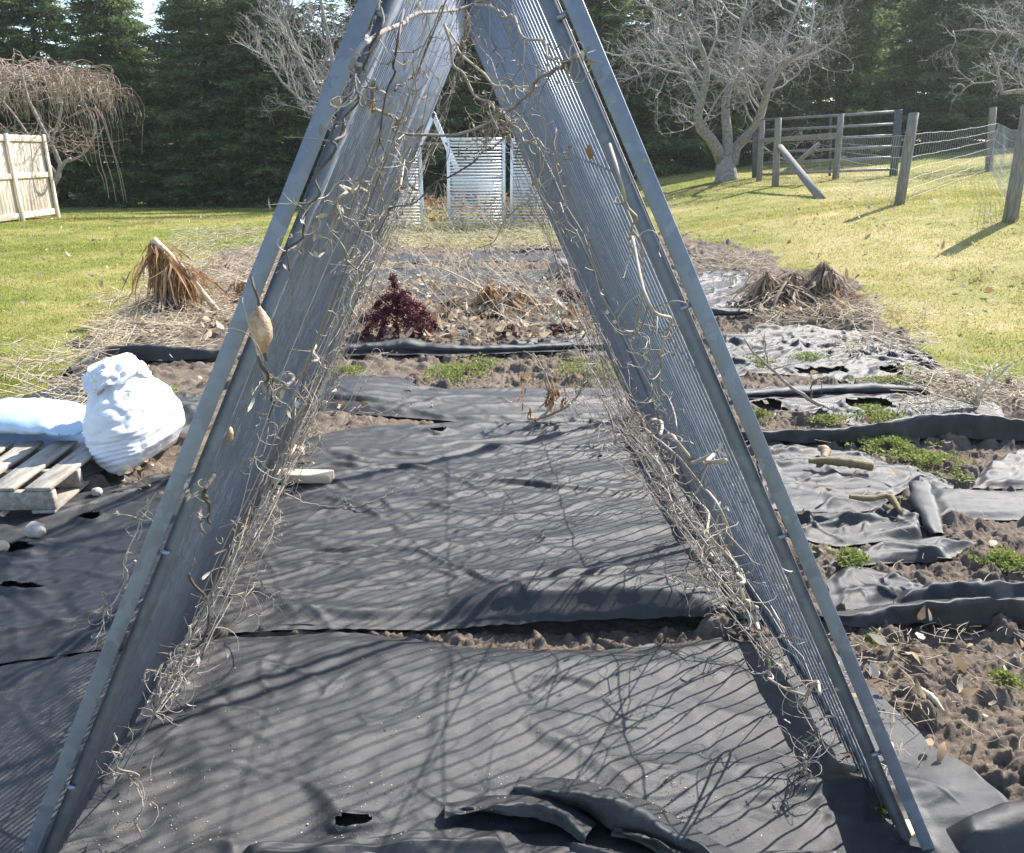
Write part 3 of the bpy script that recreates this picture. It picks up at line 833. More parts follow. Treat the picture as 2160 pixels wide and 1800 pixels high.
M['bluesack'] = simple("pale_blue_plastic_sack", [(0.38, 0.50, 0.66), (0.54, 0.65, 0.77)], 6, 0.4, bump=0.35, bscale=18, transl=0.1)
M['teal'] = simple("teal_print", [(0.10, 0.42, 0.48)], 5, 0.5)
M['greyprint'] = simple("grey_print", [(0.33, 0.34, 0.36)], 5, 0.5)
M['stone'] = simple("pale_stone", [(0.32, 0.28, 0.24), (0.52, 0.47, 0.41)], 14, 0.9, bump=0.7, bscale=40)
M['gourd'] = simple("dry_gourd_skin", [(0.20, 0.10, 0.05), (0.40, 0.27, 0.18), (0.55, 0.46, 0.39)], 45, 0.7, bump=0.5, bscale=60)
M['stalk'] = simple("yellow_brown_stalk", [(0.10, 0.07, 0.03), (0.22, 0.165, 0.075), (0.36, 0.29, 0.15)], 30, 0.8, bump=0.4, stretch=(1, 8, 8))

# ---------------------------------------------------------------- conifers
def conifer_meshes(seed, Ht, R):
    r = np.random.default_rng(seed)
    B, D, L = [], [], []
    z = 0.35
    bt_p, bt_r = [], []
    while z < Ht - 0.15:
        f = z / Ht
        n = int(r.integers(8, 11)) if f < 0.8 else 6
        a0 = r.random() * 6.28
        for k in range(n):
            a = a0 + k * 6.283 / n + r.normal() * 0.18
            ln = R * (1 - f) ** 0.72 * r.uniform(0.68, 1.12) + 0.12
            if f < 0.14: ln *= 0.75 + 1.8 * f
            s = np.linspace(0, 1, 6)
            droop = r.uniform(0.10, 0.34) * ln
            z0 = z + r.normal() * 0.08
            px = np.cos(a) * s * ln; py = np.sin(a) * s * ln
            pz = np.maximum(z0 + 0.10 * s * ln - droop * s ** 1.6 + 0.14 * ln * np.clip(s - 0.75, 0, 1) * 2, 0.06)
            bt_p.append(np.c_[px, py, pz]); bt_r.append(np.linspace(0.028, 0.006, 6))
            m = max(4, int(ln / 0.085))
            for q in np.linspace(0.22, 1, m):
                c = np.array([np.cos(a) * q * ln, np.sin(a) * q * ln, np.interp(q, s, pz)])
                for sd in (-1, 1):
                    tl = (0.42 * ln * (1.05 - q) + 0.16) * r.uniform(0.6, 1.15)
                    ta = a + sd * r.uniform(0.55, 1.1)
                    nb = max(3, int(tl / 0.05))
                    w = np.linspace(0.1, 1, nb)
                    p = c + np.c_[np.cos(ta) * w * tl, np.sin(ta) * w * tl, -0.28 * tl * w ** 1.4 + r.normal(size=nb) * 0.03]
                    d = np.c_[np.cos(ta) + r.normal(size=nb) * 0.55, np.sin(ta) + r.normal(size=nb) * 0.55, r.normal(size=nb) * 0.45 - 0.1]
                    B.append(p); D.append(d); L.append(np.full(nb, 0.17) * r.uniform(0.75, 1.3, nb))
        z += r.uniform(0.30, 0.46) * (1.1 - 0.4 * f)
    B = np.concatenate(B); D = np.concatenate(D); D /= np.linalg.norm(D, axis=1, keepdims=True); L = np.concatenate(L)
    B[:, 2] = np.maximum(B[:, 2], 0.04)
    cr = MB(); cr.blades(B, D, L, 0.055)
    tr = MB(); tr.tubes(np.array([[0, 0, -0.2], [0.02, 0, Ht * .3], [0, 0.02, Ht * .65], [0, 0, Ht]]), [0.17, 0.12, 0.07, 0.01], 8)
    tr.tubes(np.array(bt_p), np.array(bt_r), 4, cap=False)
    return cr, tr


def conifer(seed, Ht, R):
    root = thing("conifer", (0, 0, 0), "dark spruce", "conifer tree", "conifers closing the back of the yard")
    cr, tr = conifer_meshes(seed, Ht, R)
    tr.build("trunk", M['trunk'], root)
    cr.build("crown", M['needles'], root)
    return root


def copy_tree(o, parent=None):
    c = o.copy(); COL.objects.link(c)
    if parent is not None: c.parent = parent
    for ch in list(o.children): copy_tree(ch, c)
    return c


protos = [conifer(101, 9.4, 2.6), conifer(102, 8.8, 2.8), conifer(103, 10.2, 2.5)]
ordn = ["first", "second", "third", "fourth", "fifth", "sixth", "seventh", "eighth", "ninth", "tenth", "eleventh", "twelfth", "thirteenth", "fourteenth", "fifteenth", "sixteenth", "seventeenth", "eighteenth", "nineteenth", "twentieth", "twenty-first", "twenty-second"]
used = set()
def place_conifer(x, y, k, s, rz, label):
    o = protos[k]
    if k in used: o = copy_tree(o)
    used.add(k)
    o.location = (x, y, float(H(x, y)) - 0.05); o.scale = (s[0], s[0], s[1]); o.rotation_euler = (0, 0, rz)
    o["label"] = label
    return o
rr = random.Random(5)
i = 0
for x in np.arange(-23, 25, 2.95):
    xx = x + rr.uniform(-.5, .5); yy = 31.2 + rr.uniform(-1.1, 1.1) + (0.06 * max(0, x))
    s = (rr.uniform(0.86, 1.1), rr.uniform(0.95, 1.2))
    place_conifer(xx, yy, i % 3, s, rr.random() * 6.28, "dark green spruce in the front row, %s from the left" % ordn[i])
    i += 1
i = 0
for x in np.arange(-31, 33, 3.1):
    if i >= len(ordn): break
    if abs(x + 21.3) < 1.2 or abs(x - 22.3) < 1.2: continue
    place_conifer(x + rr.uniform(-.5, .5), 40.5 + rr.uniform(-1, 1), (i * 2 + 1) % 3, (rr.uniform(1.25, 1.5), rr.uniform(1.0, 1.16)), rr.random() * 6.28, "tall spruce in the row behind, %s from the left" % ordn[i])
    i += 1


# ---------------------------------------------------------------- bare trees
def grow(stems, seed, counts, lens, rads, up=0.25, spread=0.9, wander=0.16, droop=0.0):
    """stems: list of (polyline, r0, r1). returns list of (pts (N,P,3), rad (N,P)) per level"""
    r = np.random.default_rng(seed)
    out = []
    par = []
    for pl, r0, r1 in stems:
        p = spline(pl, 12); out.append((p[None], np.linspace(r0, r1, 12)[None])); par.append(p)
    par = np.array(par)
    for lv, (cnt, ln, rd) in enumerate(zip(counts, lens, rads)):
        N = len(par); Pn = par.shape[1]
        idx = np.repeat(np.arange(N), cnt)
        t = np.clip(np.tile((np.arange(cnt) + 0.5) / cnt, N) * 0.78 + 0.24 + r.normal(size=N * cnt) * 0.05, 0.15, 1.0)
        f = t * (Pn - 1); k = np.minimum(f.astype(int), Pn - 2); w = (f - k)[:, None]
        st = par[idx, k] * (1 - w) + par[idx, k + 1] * w
        tan = par[idx, k + 1] - par[idx, k]; tan /= np.linalg.norm(tan, axis=1, keepdims=True)
        rv = r.normal(size=(N * cnt, 3)); rv -= tan * (rv * tan).sum(1, keepdims=True); rv /= np.linalg.norm(rv, axis=1, keepdims=True)
        d = tan * (1 - spread * 0.55) + rv * spread; d[:, 2] += up
        d /= np.linalg.norm(d, axis=1, keepdims=True)
        L = ln * r.uniform(0.55, 1.25, N * cnt) * (1.15 - 0.45 * t)
        q = 7 if lv < 2 else 5
        pts = [st]
        for s in range(q - 1):
            d = d + r.normal(size=d.shape) * wander; d[:, 2] += up * 0.08 - droop * s / q
            d /= np.linalg.norm(d, axis=1, keepdims=True)
            pts.append(pts[-1] + d * (L / (q - 1))[:, None])
        pts = np.stack(pts, 1)
        rad = np.linspace(1, 0.45, q)[None] * rd * r.uniform(0.8, 1.2, (N * cnt, 1))
        out.append((pts, rad)); par = pts
    return out


def bare_tree(base, stems, seed, counts, lens, rads, label, ntr, **kw):
    root = thing("bare_tree", base, label, "bare tree", "leafless trees in front of the conifers")
    g = grow(stems, seed, counts, lens, rads, **kw)
    ns = len(stems)
    tr = MB()
    for p, r_ in g[:ns + 0]: tr.tubes(p, r_, 9)
    tr.tubes(*ntr, 12) if ntr is not None else None
    tr.build("trunk", M['bark'], root, smooth=True)
    cr = MB()
    for i_, (p, r_) in enumerate(g[ns:]): cr.tubes(p, r_, 5 if i_ < 1 else 3, cap=False)
    cr.build("crown", M['twig'], root, smooth=True)
    return root


Yt = 23.0
b0 = np.array([at(1533, 370, Yt)[0], Yt, 0]); b0[2] = float(H(b0[0], Yt)) - 0.03
def T(px, py, dy=0.0): return at(px, py, Yt + dy)
tb = [b0, T(1530, 352), T(1528, 330)]
bare_tree(b0, [
    (np.array([T(1522, 340), T(1505, 300, -.2), T(1472, 262, -.5), T(1478, 215, -.7), T(1492, 150, -.9), T(1470, 80, -1.2), T(1440, 20, -1.5)]), 0.17, 0.035),
    (np.array([T(1532, 345), T(1535, 290), T(1530, 220, .2), T(1548, 150, .4), T(1560, 70, .5), T(1575, -10, .6)]), 0.16, 0.035),
    (np.array([T(1545, 345), T(1556, 305, .2), T(1592, 272, .4), T(1612, 220, .8), T(1630, 140, .9), T(1665, 60, 1.0), T(1690, -10, 1.2)]), 0.16, 0.035),
    (np.array([T(1545, 345), T(1556, 308, .2), T(1588, 274, -.3), T(1622, 190, -.9), T(1660, 130, -1.3), T(1720, 90, -1.8)]), 0.13, 0.03),
    (np.array([T(1478, 215, -.7), T(1450, 160, .1), T(1410, 110, .5), T(1380, 60, .8)]), 0.09, 0.025),
], 11, [8, 7, 5, 3], [1.9, 1.05, 0.55, 0.28], [0.030, 0.013, 0.0065, 0.0042], "spreading leafless apple-like tree with several grey stems behind the pipe gate",
    (np.array([tb[0] + [0, 0, -.1], tb[0] + [0, 0, 0.12], tb[1], tb[2]]), [0.40, 0.31, 0.27, 0.20]), up=0.12, spread=0.95, wander=0.2, droop=0.03)

Yt = 24.0
b1 = np.array([at(735, 400, Yt)[0], Yt, 0]); b1[2] = float(H(b1[0], Yt)) - .03
bare_tree(b1, [
    (np.array([b1, T(725, 330), T(690, 240), T(655, 170), T(615, 80), T(590, 0), T(570, -80)]), 0.12, 0.03),
    (np.array([b1, T(735, 320), T(715, 220), T(700, 120), T(680, 20), T(660, -90)]), 0.12, 0.03),
    (np.array([b1, T(728, 340), T(700, 270), T(660, 230), T(600, 180), T(555, 110)]), 0.08, 0.02),
    (np.array([b1, T(745, 330), T(770, 230), T(790, 120), T(800, 0)]), 0.10, 0.03),
], 12, [9, 7, 4, 3], [1.8, 1.0, 0.5, 0.25], [0.024, 0.011, 0.006, 0.004], "upright leafless tree half hidden behind the left leg of the trellis", None, up=0.32, spread=0.75, wander=0.12)

Yt = 21.0
b2 = np.array([at(2260, 350, Yt)[0], Yt, 0]); b2[2] = float(H(b2[0], Yt)) - .03
bare_tree(b2, [
    (np.array([b2, T(2250, 280), T(2220, 210), T(2160, 192), T(2112, 196), T(2106, 150), T(2090, 105)]), 0.13, 0.02),
    (np.array([b2, T(2255, 260), T(2215, 150), T(2170, 80), T(2120, 70), T(2050, 62), T(2010, 66)]), 0.10, 0.015),
    (np.array([b2, T(2265, 260), T(2240, 120), T(2200, 20), T(2150, -60)]), 0.10, 0.02),
    (np.array([b2, T(2270, 250), T(2300, 120), T(2340, 0), T(2350, -80)]), 0.10, 0.03),
], 13, [7, 6, 4, 2], [1.4, 0.8, 0.42, 0.22], [0.018, 0.009, 0.0055, 0.004], "leafless tree reaching into the view at the right edge", None, up=0.1, spread=0.9, wander=0.2)

# weeping tree behind the board fence
Yt = 21.2
b3 = np.array([at(108, 432, Yt)[0], Yt, 0]); b3[2] = float(H(b3[0], Yt)) - .05
wt = thing("weeping_tree", b3, "small leafless weeping tree with a dome of drooping pinkish twigs behind the board fence", "weeping tree")
w = MB()
for pl, r0, r1 in (([b3, T(112, 395), T(135, 345), T(150, 335)], .07, .045), ([T(112, 395), T(128, 350), T(100, 290), T(60, 210), T(45, 150)], .06, .03), ([T(140, 342), T(180, 322), T(200, 270), T(170, 200)], .035, .015), ([T(128, 352), T(110, 300), T(130, 230), T(120, 160)], .04, .02), ([T(120, 370), T(70, 300), T(20, 230), T(-30, 180)], .04, .02)):
    w.tubes(spline(np.array(pl), 10), np.linspace(r0, r1, 10), 7)
w.build("trunk", M['bark'], wt, smooth=True)
r = np.random.default_rng(31)
N = 620
cx = T(40, 200)
ang = r.uniform(0, 6.283, N); rad0 = np.sqrt(r.random(N)) * 1.9
top = 1.25 * np.sqrt(np.clip(1 - (rad0 / 2.35) ** 2, 0, 1)) + r.normal(size=N) * 0.10
st = np.c_[cx[0] + np.cos(ang) * rad0 * 1.05, cx[1] + np.sin(ang) * rad0, cx[2] - 0.35 + top - 0.3]
out_l = r.uniform(0.25, 0.95, N); fall = r.uniform(0.2, 0.8, N) * np.where(r.random(N) < 0.06, 2.2, 1.0)
s = np.linspace(0, 1, 11)
oa = ang + r.normal(size=N) * 0.7
hor = np.where(s < 0.4, np.sin(s / 0.4 * math.pi / 2), 1.0)[None] * out_l[:, None]
ver = (0.30 * np.sin(np.clip(s / 0.35, 0, 1) * math.pi) * 0.55)[None] * out_l[:, None] - np.clip(s - 0.28, 0, 1)[None] ** 1.25 * 1.5 * fall[:, None]
wig = np.cumsum(r.normal(size=(N, 11, 3)) * 0.04, axis=1)
pts = st[:, None, :] + np.stack([np.cos(oa)[:, None] * hor, np.sin(oa)[:, None] * hor, ver], -1) + wig
pts[..., 2] = np.maximum(pts[..., 2], H(pts[..., 0], pts[..., 1]) + 0.05)
w = MB(); w.tubes(pts, np.linspace(0.0075, 0.0038, 11)[None], 3, cap=False)
for (a_, b_, c_) in (((190, 250), (232, 300), (262, 425)), ((185, 250), (222, 330), (245, 425)), ((180, 255), (212, 340), (230, 420)), ((195, 250), (240, 320), (268, 428)), ((170, 260), (205, 350), (222, 400))):
    w.tubes(spline(np.array([T(a_[0] - 30, a_[1] - 10), T(a_[0] + 15, a_[1] - 18), T(*b_), T((b_[0] + c_[0]) / 2 + 3, (b_[1] + c_[1]) / 2), T(*c_)]), 14), np.linspace(.012, .007, 14), 3, cap=False)
# fine inner twigs below the dome
N = 160
st = np.c_[cx[0] + r.uniform(-.8, 1.6, N), cx[1] + r.normal(size=N) * .5, cx[2] - r.uniform(0.7, 1.3, N)]
d = r.normal(size=(N, 3)) * .5; pts = np.stack([st, st + d * .4 + [0, 0, -.1], st + d * .7 + [0, 0, -.05]], 1) + r.normal(size=(N, 3, 3)) * .05
w.tubes(pts, 0.006, 3, cap=False)
w.build("crown", M['weep'], wt, smooth=True)

# ---------------------------------------------------------------- board fence at the left
f0 = P(118, 459); f1 = P(-70, 480)
zt = at(99, 285, f0[1])[2]
fz = 0.5 * (f0[2] + f1[2])
f1 = f0 + (f1 - f0) / np.linalg.norm((f1 - f0)[:2]) * 4.2; f1[2] = f0[2]
fd = (f1 - f0); fl = np.linalg.norm(fd); fd /= fl
fn = np.array([-fd[1], fd[0], 0]);  fn *= np.sign(fn[0])
bf = thing("board_fence", f0, "pale wooden privacy fence with rails and posts at the left edge", "fence")
hgt = zt - f0[2]
m = MB()
nb = int(fl / 0.145)
for k in range(nb):
    c = f0 + fd * (0.08 + k * 0.145)
    zb = float(H(c[0], c[1])) + 0.04
    m.box(c + np.array([0, 0, (zb - f0[2] + hgt) / 2]) , (0.138, 0.018, hgt - (zb - f0[2]) - .02), np.stack([fd, fn, [0, 0, 1]], 1), 0.003)
m.build("board_panel", M['fencewood'], bf)
for zz, hh in ((0.16, 0.14), (hgt * 0.53, 0.12), (hgt - 0.09, 0.14)):
    m = MB(); a = f0 + fn * .03 + np.array([0, 0, zz]); m.beam(a, a + fd * fl, 0.04, hh, bev=0.005); m.build("rail", M['fencerail'], bf)
for dd in (0.0, 1.55, 3.1):
    c = f0 + fd * dd + fn * .075
    m = MB(); m.box(c + [0, 0, hgt / 2 - .15], (0.10, 0.05, hgt + .33), np.stack([fd, fn, [0, 0, 1]], 1), 0.006); po = m.build("post", M['fencerail'], bf)
    m = MB(); m.box(c + [0, 0, hgt + .045], (0.12, 0.07, 0.035), np.stack([fd, fn, [0, 0, 1]], 1), 0.008); m.build("cap", M['darkmetal'], po)

# ---------------------------------------------------------------- pale trellises at the back of the bed
Yb = 17.4
def rail_panel(x0, x1, ytop, label, nbar=27, seed=0):
    rr = random.Random(seed)
    a = at(x0, 465, Yb); b = at(x1, 465, Yb)
    za = float(H(a[0], Yb)); a[2] = b[2] = za
    zt = at(x0, ytop, Yb)[2]
    root = thing("rail_panel", (a + b) / 2, label, "trellis panel", "pale barred panels at the back of the bed")
    for q, lean in ((a, 0.02), (b, -0.01)):
        m = MB(); m.beam(q + [0, 0, -.1], q + [lean, 0, zt - za], 0.06, 0.05, up=(0, 1, 0)); m.build("post", M['white_rail'], root)
    m = MB()
    for k in range(nbar):
        z = za + 0.08 + (zt - za - 0.10) * k / (nbar - 1)
        rj = rr.gauss(0, .004)
        m.tubes(np.array([[a[0] + .03, Yb, z + rj], [(a[0] + b[0]) / 2, Yb + .01, z], [b[0] - .03, Yb, z - rj]]), 0.016 if k > nbar * .38 else 0.010, 6)
    z = zt - .01
    m.tubes(np.array([[a[0], Yb, z], [(a[0] + b[0]) / 2, Yb, z], [b[0], Yb, z]]), 0.022, 8)
    m.build("bar_grid", M['white_rail'], root)
    # second skin of bars a hand behind
    m = MB()
    for k in range(nbar):
        z = za + 0.08 + (zt - za - 0.14) * k / (nbar - 1)
        m.tubes(np.array([[a[0] + .05, Yb + .5, z + .03], [b[0] - .05, Yb + .5, z + .03]]).repeat(1, 0).reshape(2, 3)[[0, 1, 1]] * np.array([[1], [1], [1]]) + np.array([[0, 0, 0], [-.01, 0, 0], [0, 0, 0]]), 0.010, 5)
    m.build("rear_bar_grid", M['white_rail'], root)
    return root
rail_panel(786, 892, 294, "pale barred metal panel left of the gap at the back of the bed", 27, 1)
rail_panel(947, 1064, 292, "central pale barred metal panel standing behind the bed", 28, 2)
rail_panel(1078, 1215, 293, "pale barred metal panel partly hidden by the right side of the big trellis", 27, 3)
tb_ = thing("pole_frame", at(912, 465, Yb + .3) * [1, 1, 0] + [0, 0, float(H(-1.7, Yb))], "slim grey pole A-frame between the pale panels", "pole frame")
for q in ((862, 362), (966, 362)):
    m = MB(); m.beam(at(q[0], q[1], Yb + .3), at(914 + (2 if q[0] < 900 else -2), 238, Yb + .3), 0.10, 0.06, up=(0, 1, 0)); m.build("pole", M['white_rail'], tb_)
m = MB(); m.beam(at(880, 303, Yb + .35), at(955, 303, Yb + .35), 0.05, 0.04, up=(0, 1, 0)); m.build("tie_bar", M['oldwood'], tb_)

# ---------------------------------------------------------------- gate, posts, wire fence
def post(base, top, rad, label, mat='oldwood'):
    b = P(*base); t = at(top[0], top[1], b[1])
    d = t - b
    m = MB(); m.tubes(np.array([b - d * .12, b + d * .3, b + d * .7, t]), [rad * 1.05, rad, rad * .97, rad * .95], 12)
    o = m.build("fence_post", M[mat], smooth=False, origin=b)
    return tag(o, label, "fence post", "round wooden posts of the paddock fence"), b, t
p1 = post((1897, 432), (1928, 238), 0.075, "thick leaning wooden post with a cut top right of the pipe gate")
p2 = post((2085, 362), (2095, 227), 0.075, "farther wooden post in the corner of the wire fence")
p3 = post((2130, 467), (2172, 222), 0.085, "nearest wooden post at the right edge of the view")
g1 = post((1601, 382), (1608, 254), 0.075, "wooden post touching the left end of the pipe gate")
g2 = post((1635, 394), (1642, 249), 0.08, "wooden post with a diagonal brace leaning on it")
g3 = post((1762, 380), (1774, 240), 0.075, "wooden post in front of the middle of the pipe gate")
bb = P(1731, 419); bt = at(1646, 311, g2[1][1] - .12)
m = MB(); m.tubes(np.array([bb - (bt - bb) * .03, bb * .6 + bt * .4, bb * .3 + bt * .7, bt]), [.075, .075, .072, .07], 12)
tag(m.build("brace_pole", M['oldwood'], origin=bb), "round wooden brace pole slanting from the grass to a gate post", "brace pole")
gl = P(1594, 376); gr = P(1890, 372)
gl = np.array([*gl[:2], gl[2]]); Yg0 = gl[1] + .1; Yg1 = gr[1] + .1
gate = thing("pipe_gate", (gl + gr) / 2, "long six-rail metal pipe gate with dark end frames in front of the spruces", "gate")
for yl, yr in ((254, 236), (276, 262), (298, 286), (323, 309), (345, 332), (369, 357)):
    a = at(1597, yl, Yg0); b = at(1890, yr, Yg1)
    m = MB(); m.tubes(np.array([a, a * .66 + b * .34, a * .33 + b * .67, b]), 0.030, 8); m.build("rail", M['gatepipe'], gate, smooth=True)
for (xb, yb_, xt, yt, Yy) in ((1593, 379, 1594, 250, Yg0), (1884, 372, 1895, 232, Yg1)):
    m = MB(); m.beam(at(xb, yb_ + 6, Yy), at(xt, yt, Yy), 0.17, 0.06, up=(0, 1, 0)); m.build("end_frame", M['darkmetal'], gate)
for (xx, ya, yb_) in ((1752, 246, 285),):
    m = MB(); Yy = Yg0 * .46 + Yg1 * .54 + .03; m.beam(at(xx, ya, Yy), at(xx - 2, 372, Yy), 0.06, 0.03, up=(0, 1, 0)); m.build("upright", M['darkmetal'], gate)
m = MB(); m.beam(at(1606, 297, g1[1][1] - .13), at(1768, 285, g3[1][1] - .13), 0.11, 0.04, up=(0, 1, 0))
tag(m.build("plank", M['oldwood']), "weathered plank nailed across the gate posts", "plank")
m = MB(); m.beam(at(1655, 364, g2[1][1] + .2), at(1729, 303, g3[1][1] - .3), 0.09, 0.06, up=(0, 1, 0))
tag(m.build("brace_plank", M['oldwood']), "grey diagonal plank behind the leaning brace pole", "plank")

wf = thing("wire_fence", p1[1], "sagging square wire mesh strung between the wooden posts", "wire fence")
def mesh_span(a, b, h0, h1, z0, z1, sag=0.05, name="wire_mesh"):
    m = MB(); n = max(4, int(np.linalg.norm((b - a)[:2]) / 0.17))
    hs = [0, .16, .32, .48, .66, .84, 1.0]
    u = np.linspace(0, 1, n)
    base = a[None] * (1 - u[:, None]) + b[None] * u[:, None]
    gz = H(base[:, 0], base[:, 1])
    def pt(v):
        q = base.copy(); hh = h0 * (1 - u) + h1 * u
        q[:, 2] = gz + z0 * (1 - u) + z1 * u + v * hh - sag * np.sin(u * np.pi) * v + 0.012 * gnoise(u * 9, u * 0 + v * 7, 3)
        q[:, 1] += 0.03 * gnoise(u * 6, u * 0 + v * 3, 4)
        return q
    rows = [pt(v) for v in hs]
    for q in rows: m.tubes(q, 0.0028, 3, cap=False)
    cols = np.stack(rows, 1)
    m.tubes(cols, 0.0024, 3, cap=False)
    m.build(name, M['wire'], wf)
mesh_span(p1[1], p2[1], 1.0, 0.95, .02, .05)
mesh_span(p3[1], p2[1], 1.0, 0.95, .02, .05)
mesh_span(g3[1], p1[1], 0.95, 1.0, .02, .02)
mesh_span(g2[1], g3[1], 0.9, 0.95, .02, .02)
# ---------------------------------------------------------------- pallet
FZ = 0.045
pc = P(122, 1098); pr = P(226, 1004)
pu = (pr - pc); pu[2] = 0; pdl = np.linalg.norm(pu); pu /= pdl                     # along the deck boards, away
ps = np.array([-pu[1], pu[0], 0])                                                   # to the left
pal = thing("pallet", pc, "weathered grey wooden pallet on the fabric at the left edge", "pallet")
Rp = np.stack([pu, ps, [0, 0, 1]], 1)
def PL(a, b, z): return pc + pu * a + ps * b + np.array([0, 0, z])
pz = 0.035
dl = 0.60
bw = [0.112, 0.118, 0.104, 0.12, 0.11, 0.115]
off = 0.0
for k, w_ in enumerate(bw):
    m = MB(); m.box(PL(dl / 2 + 0.004 * (k % 3), off + w_ / 2, pz + .115), (dl, w_, 0.019), Rp @ np.array(Matrix.Rotation(0.012 * (k % 3 - 1), 3, 'Z')), 0.004)
    m.build("deck_board", M['pallet'], pal); off += w_ + 0.048
tw = off
for a in (0.02, 0.26, dl - .03):
    m = MB(); m.box(PL(a, tw / 2, pz + .06), (0.036, tw, 0.088), Rp, 0.004); m.build("stringer", M['pallet'], pal)
for b in (0.055, 0.40, 0.8):
    m = MB(); m.box(PL(dl / 2, b, pz + .006), (dl, 0.10, 0.016), Rp, 0.003); m.build("bottom_board", M['pallet'], pal)

# ---------------------------------------------------------------- sacks
def sack(name, label, c, ax, size, mat, seed, squash=1.0, lift=0.0, build=True, cat="sack"):
    """pillow sack: c centre, ax unit long axis, size (length, width, height)"""
    nu, nv = 56, 44
    u = np.linspace(0, 1, nu)[:, None]; a = np.linspace(0, 2 * math.pi, nv, endpoint=False)[None]
    e = np.clip(1 - np.abs(2 * u - 1) ** 5, 0, 1) ** 0.55
    wd = size[1] / 2 * (0.90 + 0.10 * e - .10 * np.sin(u * math.pi))
    ht = size[2] / 2 * (0.08 + 0.92 * np.sin(np.clip(u, 0, 1) * math.pi) ** .55)
    ca, sa = np.cos(a), np.sin(a)
    X = np.sign(ca) * np.abs(ca) ** 0.75 * wd; Zz = np.sign(sa) * np.abs(sa) ** 0.9 * ht
    L = (u - .5) * size[0] + 0 * a
    n = 0.024 * fbm(L * 6 + seed, X * 8 + Zz * 8, seed, 4)
    wr = 0.005 * np.sin((L * 55 + X * 25 + 4 * gnoise(L * 6, X * 6, seed + 1))) * sm(.25, .8, np.abs(2 * u - 1) + 0 * a)
    Zz = Zz + (n + wr) * e; X = X + n * e
    Zz = np.where(Zz < 0, Zz * squash, Zz) + lift * np.cos((u - .5) * 3)
    sd = np.array([-ax[1], ax[0], 0])
    V = np.asarray(c) + L[..., None] * np.asarray(ax) + X[..., None] * sd + Zz[..., None] * np.array([0, 0, 1])
    m = MB()
    i = np.arange(nu - 1)[:, None] * nv; k = np.arange(nv)[None]; k2 = (k + 1) % nv
    m.add(V.reshape(-1, 3), np.stack([i + k, i + nv + k, i + nv + k2, i + k2], -1).reshape(-1, 4))
    # flat welded end seams
    for s_ in (-1, 1):
        ee = np.asarray(c) + np.asarray(ax) * s_ * (size[0] / 2 + .012) + [0, 0, lift * math.cos(1.5)]
        m.box(ee, (0.04, size[1] * .86, 0.012), np.stack([ax, sd, [0, 0, 1]], 1), 0.004)
    return m, V

lo = at(95, 945, pr[1] + .25)
axl = np.array([0.99, -0.10, 0]); axl /= np.linalg.norm(axl)
yb_ = pr[1] + 0.27
cl = at(60, 930, yb_ + .16); cl[2] = 0.075
m, _ = sack("sack", "", cl, axl, (0.80, 0.46, 0.13), None, 3)
tag(m.build("sack", M['bluesack'], smooth=True), "lower pale blue sack squeezed flat between pallet and the sack on top of it", "sack", "filled plastic sacks at the pallet")
cu = at(50, 912, yb_ + .0); cu[2] = 0.205
m, Vu = sack("sack", "", cu, axl, (0.80, 0.44, 0.15), None, 5, squash=0.7, lift=0.02)
usk = tag(m.build("sack", M['bluesack'], smooth=True), "pale blue sack with faint teal print lying on top beside the tall white sack", "sack", "filled plastic sacks at the pallet")

# tall white sack leaning on the pallet
q0 = P(262, 1018); q1 = P(368, 946); bc = (q0 + q1) / 2; bc[2] = FZ
sax = (q1 - q0); sax[2] = 0; slen = np.linalg.norm(sax); sax /= slen
tcen = at(238, 772, bc[1] + .02)
up = tcen - bc; hgt_s = np.linalg.norm(up); up /= hgt_s
sfront = np.cross(sax, up); sfront /= np.linalg.norm(sfront)
nu, nv = 120, 72
u = np.linspace(0, 1, nu)[:, None]; a = np.linspace(0, 2 * math.pi, nv, endpoint=False)[None]
wprof = np.interp(u, [0, .05, .18, .4, .6, .72, .80, .84, .88, .94, 1.0], [.92, 1.0, 1.10, 1.08, .94, .78, .60, .54, .52, .46, .30]) * slen / 2 * 1.12
tprof = np.interp(u, [0, .05, .18, .4, .6, .72, .80, .84, .88, .94, 1.0], [.16, .40, .70, .82, .76, .62, .48, .44, .42, .36, .16]) * slen / 2 * .95
ca, sa = np.cos(a), np.sin(a)
X = np.sign(ca) * np.abs(ca) ** .85 * wprof; Yf = np.sign(sa) * np.abs(sa) ** .85 * tprof
hh = u * hgt_s * 1.0 + 0 * a
wrk = 0.0024 * np.sin(hh * 215 + X * 34 + 7 * gnoise(X * 7, hh * 7, 3) + a * 0) * (.4 + 1.1 * np.abs(gnoise(X * 9, hh * 14, 31))) * sm(.62, .40, u) * (0.35 + 0.65 * sm(-.3, .5, gnoise(X * 6 + 9, hh * 5, 12)))
gath = 0.016 * np.sin(a * 11 + 2 * np.sin(a * 2)) * sm(.66, .80, u)
big = 0.022 * fbm(X * 6 + 7, hh * 6 + np.sin(a), 55, 3) - 0.011 * np.clip(.16 - np.abs(gnoise(X * 5 + 2 + np.sin(a) * .8, hh * 5 + X * 3, 57)), 0, 1) / .16 * sm(.15, .5, u) - 0.007 * np.clip(.12 - np.abs(gnoise(X * 9 + 2 + np.sin(a), hh * 7 - X * 5, 58)), 0, 1) / .12
rsc = 1 + (wrk + big + gath) / 0.2
X = X * rsc; Yf = Yf * rsc
bend = -0.06 * np.sin(u * math.pi) * 0
V = bc + X[..., None] * sax + Yf[..., None] * sfront + (hh + .02 * gnoise(a * 2, u * 6, 5) * sm(.8, 1, u))[..., None] * up
V[..., 2] = np.maximum(V[..., 2], FZ - .01)
